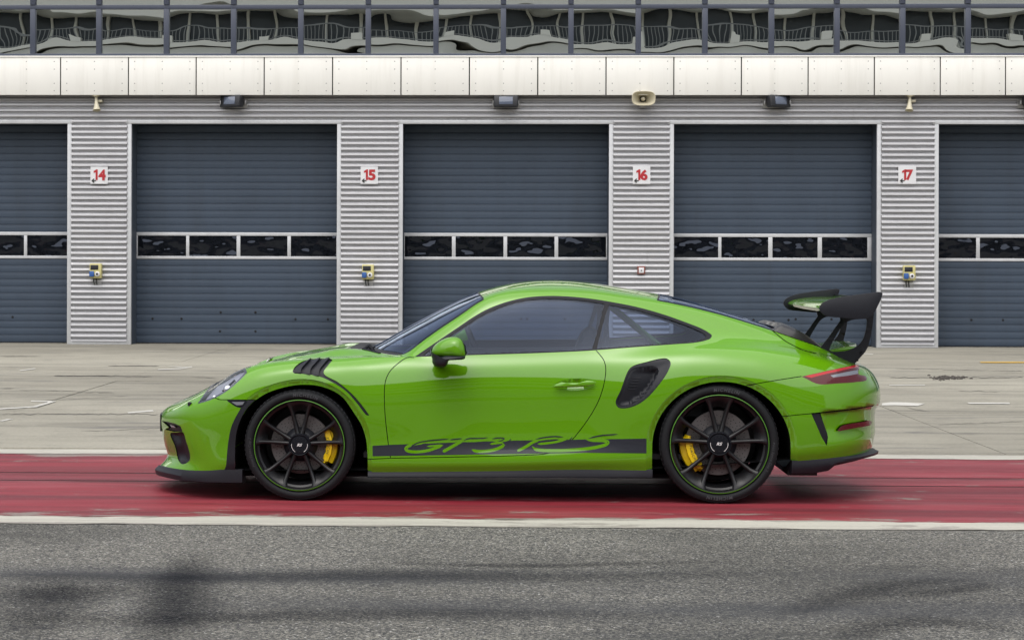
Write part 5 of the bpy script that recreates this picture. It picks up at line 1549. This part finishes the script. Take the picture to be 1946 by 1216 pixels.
MB().tube([tuple(Vector(c_)), tuple(Vector(c_) - a_*.3)], .035, 8).build('column', M['cabin'], sw, smooth=True)
cage = empty('roll_cage', (0,0,0), car)
MB().tube([cp(1150,574,.26), cp(1190,606,.22), cp(1241,648,.16), cp(1275,676,.12)], .021, 12).build('brace', M['paint'], cage, smooth=True)
hp = [cp(1150,700,.56), cp(1152,640,.55), cp(1153,592,.47), cp(1153,576,.36)]
hp = hp + [q*MIR for q in hp[::-1]]
MB().tube(hp, .02, 10).build('hoop', M['cabin'], cage, smooth=True)
M['belt'] = mat('green_belt', (.13,.33,.02), .7)
V, f_ = plate([(1131,647),(1133,650),(1113,665.5),(1106,665.5)], .52, .004, False)
MB().add(V, f_).build('seat_belt', M['belt'], car)

# ---------------------------------------------------------------- wheels
def arc_text(b, txt, rad, ang_c, size, y, flip=False, bold=0.0, depth=.0012):
    """raised letters bent round the y axis; the near face looks towards -y"""
    adv = []; ms = []
    for chx in txt:
        if chx == ' ': ms.append(None); adv.append(size*.32); continue
        me = text_mesh(chx, size, 0.0, .15, bold); v_, fc_ = mesh_arrays(me); bpy.data.meshes.remove(me)
        ms.append((v_, fc_)); adv.append(v_[:,0].max() - min(v_[:,0].min(), 0) + size*.10)
    tot = sum(adv); x = -tot/2
    for mset, a in zip(ms, adv):
        if mset is not None:
            v_, fc_ = mset
            xc = x + a/2
            ang = ang_c - xc/rad if not flip else ang_c + xc/rad
            out = []
            for q in v_:
                lx = q[0] - a/2; ly = q[1] - size*.35
                rr = rad + (ly if not flip else -ly); tt = ang + (-lx/rad if not flip else lx/rad)
                out.append((rr*math.cos(tt), y, rr*math.sin(tt)))
            b.add(out, fc_)
        x += a
def make_wheel(R, Rr, w, cal_a0, cal_a1, cal_r0, cal_r1, name_side):
    root = empty('wheel')
    yo = -w/2
    sw_ = R - Rr
    prof = [(Rr-.006, yo+.030),(Rr+.004, yo+.014),(Rr+.010, yo+.006),(Rr+sw_*.30, yo+.0005),(Rr+sw_*.55, yo+.0),(Rr+sw_*.72, yo+.006),(Rr+sw_*.80, yo+.0095),(Rr+sw_*.83, yo+.008),(R-.010, yo+.019),(R-.004, yo+.032),(R-.001, yo+.055),
            (R, yo+.09),(R, -yo-.09),(R-.001,-yo-.055),(R-.012,-yo-.02),(Rr+sw_*.5,-yo),(Rr+.004,-yo-.02),(Rr-.006,-yo-.03)]
    MB().lathe(prof, 96).build('tyre', M['rubber'], root, smooth=True, angle=60)
    # shoulder blocks of the tread
    b = MB()
    for k in range(72):
        a = 2*math.pi*k/72
        for (da, r0, r1, y0, y1) in ((0.0, R-.012, R-.0005, yo+.016, yo+.046),):
            p = []
            for (aa, rr, yy) in ((a-.022, r0, y0),(a+.022, r0, y0),(a+.022+.01, r1, y1),(a-.022+.01, r1, y1)):
                p.append((rr*math.cos(aa), yy-.0025, rr*math.sin(aa)))
            b.add(p, [(0,1,2,3)])
    t_ = b.build('tread_blocks', M['rubber_letter'], root); t_['kind'] = 'stuff'
    b = MB()
    arc_text(b, 'MICHELIN', Rr+sw_*.46, math.pi/2-.13, sw_*.46, yo-.0006, bold=.0008)
    arc_text(b, 'MICHELIN', Rr+sw_*.46, -math.pi/2, sw_*.46, yo-.0006, bold=.0008) if name_side == 'rear' else None
    arc_text(b, 'Pilot Sport Cup 2', Rr+sw_*.42, math.pi + (.15 if name_side == 'front' else math.pi*0 + 2.9), sw_*.34, yo-.0006)
    o_ = b.build('lettering', M['rubber_letter'], root); o_['kind'] = 'stuff'
    # rim: lip, barrel, stripe
    prof = [(Rr+.001, yo+.012),(Rr-.001, yo+.006),(Rr-.007, yo+.005),(Rr-.012, yo+.010),(Rr-.016, yo+.022),(Rr-.019, yo+.040),(Rr-.030, yo+.047),(Rr-.033, yo+.075),(Rr-.045, yo+.10),(Rr-.045, -yo-.03),(Rr-.004, -yo-.015)]
    MB().lathe(prof, 96).build('rim', M['rim'], root, smooth=True, angle=40)
    MB().lathe([(Rr-.0018, yo+.0045),(Rr-.0056, yo+.0035),(Rr-.0056, yo+.0060),(Rr-.0018, yo+.0068)], 96, close=True).build('rim_stripe', M['rim_stripe'], root, smooth=True)
    MB().lathe([(Rr-.05, -yo-.05),(.03, -yo-.05)], 48).build('rim_barrel', M['rim_barrel'], root, smooth=True)
    # ten spokes in five splayed pairs
    for k in range(5):
        ac = math.pi/2 + k*2*math.pi/5
        for sg_ in (-1, 1):
            n = 12; vs = []; f_ = []
            for i in range(n):
                f = i/(n-1)
                r = Rr*(.20 + f*.765)
                spread = (math.radians(10.5) + (math.radians(14.3)-math.radians(10.5))*f**.6) + math.radians(1.4)*max(0, (f-.8)/.2)**2
                aa = ac + sg_*spread
                hw = Rr*(.042 + .012*(2*f-1)**2 + .030*max(0, (f-.78)/.22)**2)
                yf = yo + .034 + .012*math.sin(f*math.pi) - .022*f**2.2
                dp = .030 + .012*(1-f)
                c_ = Vector((r*math.cos(aa), 0, r*math.sin(aa))); tn = Vector((-math.sin(aa), 0, math.cos(aa)))
                for (o_, y_) in ((-1.0, yf+dp), (-1.0, yf+.010), (-.55, yf+.001), (0, yf-.001), (.55, yf+.001), (1.0, yf+.010), (1.0, yf+dp)):
                    q = c_ + tn*(o_*hw); vs.append((q.x, y_, q.z))
            for i in range(n-1):
                for j in range(7): f_.append((i*7+j, i*7+(j+1)%7, (i+1)*7+(j+1)%7, (i+1)*7+j))
            MB().add(vs, f_).build('spoke', M['rim'], root, smooth=True, angle=50)
        # scooped web joining the pair at the rim
        vs = []; f_ = []; na, nr = 9, 9
        for i in range(nr):
            f = i/(nr-1)
            for j in range(na):
                g = -1 + 2*j/(na-1)
                r = Rr*(.70 + .27*f - .10*(1-f)*(1-g*g)*-.35)
                aa = ac + g*math.radians(13.4)
                y_ = yo + .012 + .075*(1-f)**1.5*(1-.35*g*g) + .006*(1-g*g)
                vs.append((r*math.cos(aa), y_, r*math.sin(aa)))
        for i in range(nr-1):
            for j in range(na-1): f_.append((i*na+j, i*na+j+1, (i+1)*na+j+1, (i+1)*na+j))
        MB().add(vs, f_).build('spoke_web', M['rim'], root, smooth=True, angle=60)
    hr = Rr*.245
    MB().lathe([(hr*1.02, yo+.09),(hr*1.02, yo+.034),(hr*.98, yo+.026),(hr*.92, yo+.022),(hr*.88, yo+.023),(hr*.84, yo+.030),(hr*.80, yo+.030),(hr*.78, yo+.026),(hr*.70, yo+.025),(.0005, yo+.0245)], 48).build('centre_lock', M['black_gloss'], root, smooth=True, angle=30)
    b = MB()
    for k in range(12):
        a = 2*math.pi*k/12
        b.lathe([(.0002, -.001),(.0032,-.001),(.0032,.001)], 6, c=(hr*.58*math.cos(a), yo+.0245, hr*.58*math.sin(a)))
    b.build('lock_teeth', M['rim'], root, smooth=True)['kind'] = 'stuff'
    me = text_mesh('RS', hr*.34, 0.0, .35, .0006); v_, fc_ = mesh_arrays(me); bpy.data.meshes.remove(me)
    w_ = v_[:,0].max()
    b = MB().add([((q[0]-w_/2)*1.15, yo+.0230, q[1]-hr*.11) for q in v_], fc_)
    b.build('cap_letters', M['white_print'], root)
    for a0, a1 in ((math.radians(172), math.radians(238)), (math.radians(302), math.radians(368))):
        q = np.linspace(a0, a1, 14)
        vs = [(hr*.70*math.cos(a), yo+.0235, hr*.70*math.sin(a)) for a in q] + [(hr*.735*math.cos(a), yo+.0235, hr*.735*math.sin(a)) for a in q]
        MB().add(vs, [(i, i+1, 14+i+1, 14+i) for i in range(13)]).build('cap_mark', M['white_print'], root)
    # brake
    yd = yo + .105; rd = Rr*.655
    MB().lathe([(rd*.55, yd),(rd*.985, yd),(rd, yd+.002),(rd, yd+.028),(rd*.985, yd+.03),(rd*.55, yd+.03)], 96, close=True).build('brake_disc', M['disc'], root, smooth=True, angle=30)
    MB().lathe([(.03, yd-.035),(rd*.40, yd-.035),(rd*.46, yd-.028),(rd*.58, yd-.004),(rd*.58, yd)], 48).build('disc_hat', M['black_satin'], root, smooth=True)
    b = MB()
    for k in range(20):
        for j, (rr_, da) in enumerate(((.62, 0), (.70, .05), (.78, .10), (.86, .04), (.92, .14), (.66, .19), (.82, .22))):
            a = 2*math.pi*k/20 + da
            c_ = (rd*rr_*math.cos(a), yd-.0006, rd*rr_*math.sin(a))
            b.add([(c_[0] + .0032*math.cos(h), c_[1], c_[2] + .0032*math.sin(h)) for h in np.linspace(0, 2*math.pi, 7)[:-1]], [tuple(range(6))])
    b.build('drill_holes', M['hole'], root)['kind'] = 'stuff'
    MB().lathe([(rd*1.02, yd+.04),(.05, yd+.04)], 48).build('brake_shield', M['void'], root)
    # caliper
    n = 22; vs = []; f_ = []
    for i in range(n):
        f = i/(n-1); a = cal_a0 + (cal_a1-cal_a0)*f
        bl = .012*math.sin(f*math.pi)
        wob = .006*math.sin(f*math.pi*5)
        ri = Rr*(cal_r0) + (.018 if f < .09 or f > .91 else 0) + abs(wob); ro = Rr*cal_r1 - (.03 if f < .06 or f > .94 else 0)
        rm = ri + (ro-ri)*.56
        for (rr_, yy) in ((ri, yd+.02), (ri, yd-.022-bl), (ri+.006, yd-.030-bl), (rm-.004, yd-.030-bl), (rm, yd-.022), (ro-.006, yd-.014), (ro, yd-.004), (ro, yd+.02)):
            vs.append((rr_*math.cos(a), yy, rr_*math.sin(a)))
    for i in range(n-1):
        for j in range(7): f_.append((i*8+j, i*8+j+1, (i+1)*8+j+1, (i+1)*8+j))
    f_ += [tuple(range(8)), tuple((n-1)*8+j for j in range(8))]
    cal = MB().add(vs, f_).build('caliper', M['caliper'], root, smooth=True, angle=35)
    b = MB()
    am = (cal_a0+cal_a1)/2
    arc_text(b, 'PORSCHE', Rr*(cal_r0+.065), am, .020, yd-.0440, flip=(name_side == 'rear'))
    b.build('caliper_lettering', M['dark_print'], root)['kind'] = 'stuff'
    for f in (.10, .90):
        a = cal_a0 + (cal_a1-cal_a0)*f
        MB().lathe([(.0005,-.012),(.007,-.012),(.008,-.008),(.008,.004)], 8, c=(Rr*(cal_r0+.09)*math.cos(a), yd-.024, Rr*(cal_r0+.09)*math.sin(a))).build('caliper_bolt', M['caliper'], root, smooth=True)
    return root
hub_f = cp(568.8, 845.6, .89); hub_r = cp(1367.3, 843.6, .90)
RF, RRr = hub_f[2], hub_r[2]
wf = make_wheel(RF, .2695, .265, math.radians(33), math.radians(-38), .56, .83, 'front')
wr = make_wheel(RRr, .2905, .325, math.radians(166), math.radians(238), .50, .79, 'rear')
for o_, hub, w_ in ((wf, hub_f, .265), (wr, hub_r, .325)):
    vout = .902 if o_ is wf else .912
    o_.parent = car; o_.location = (hub[0], -(vout - w_/2), hub[2])
    far = copy_tree(o_, car)
    far.location = (hub[0], (vout - w_/2), hub[2]); far.rotation_euler = (0, 0, math.pi)
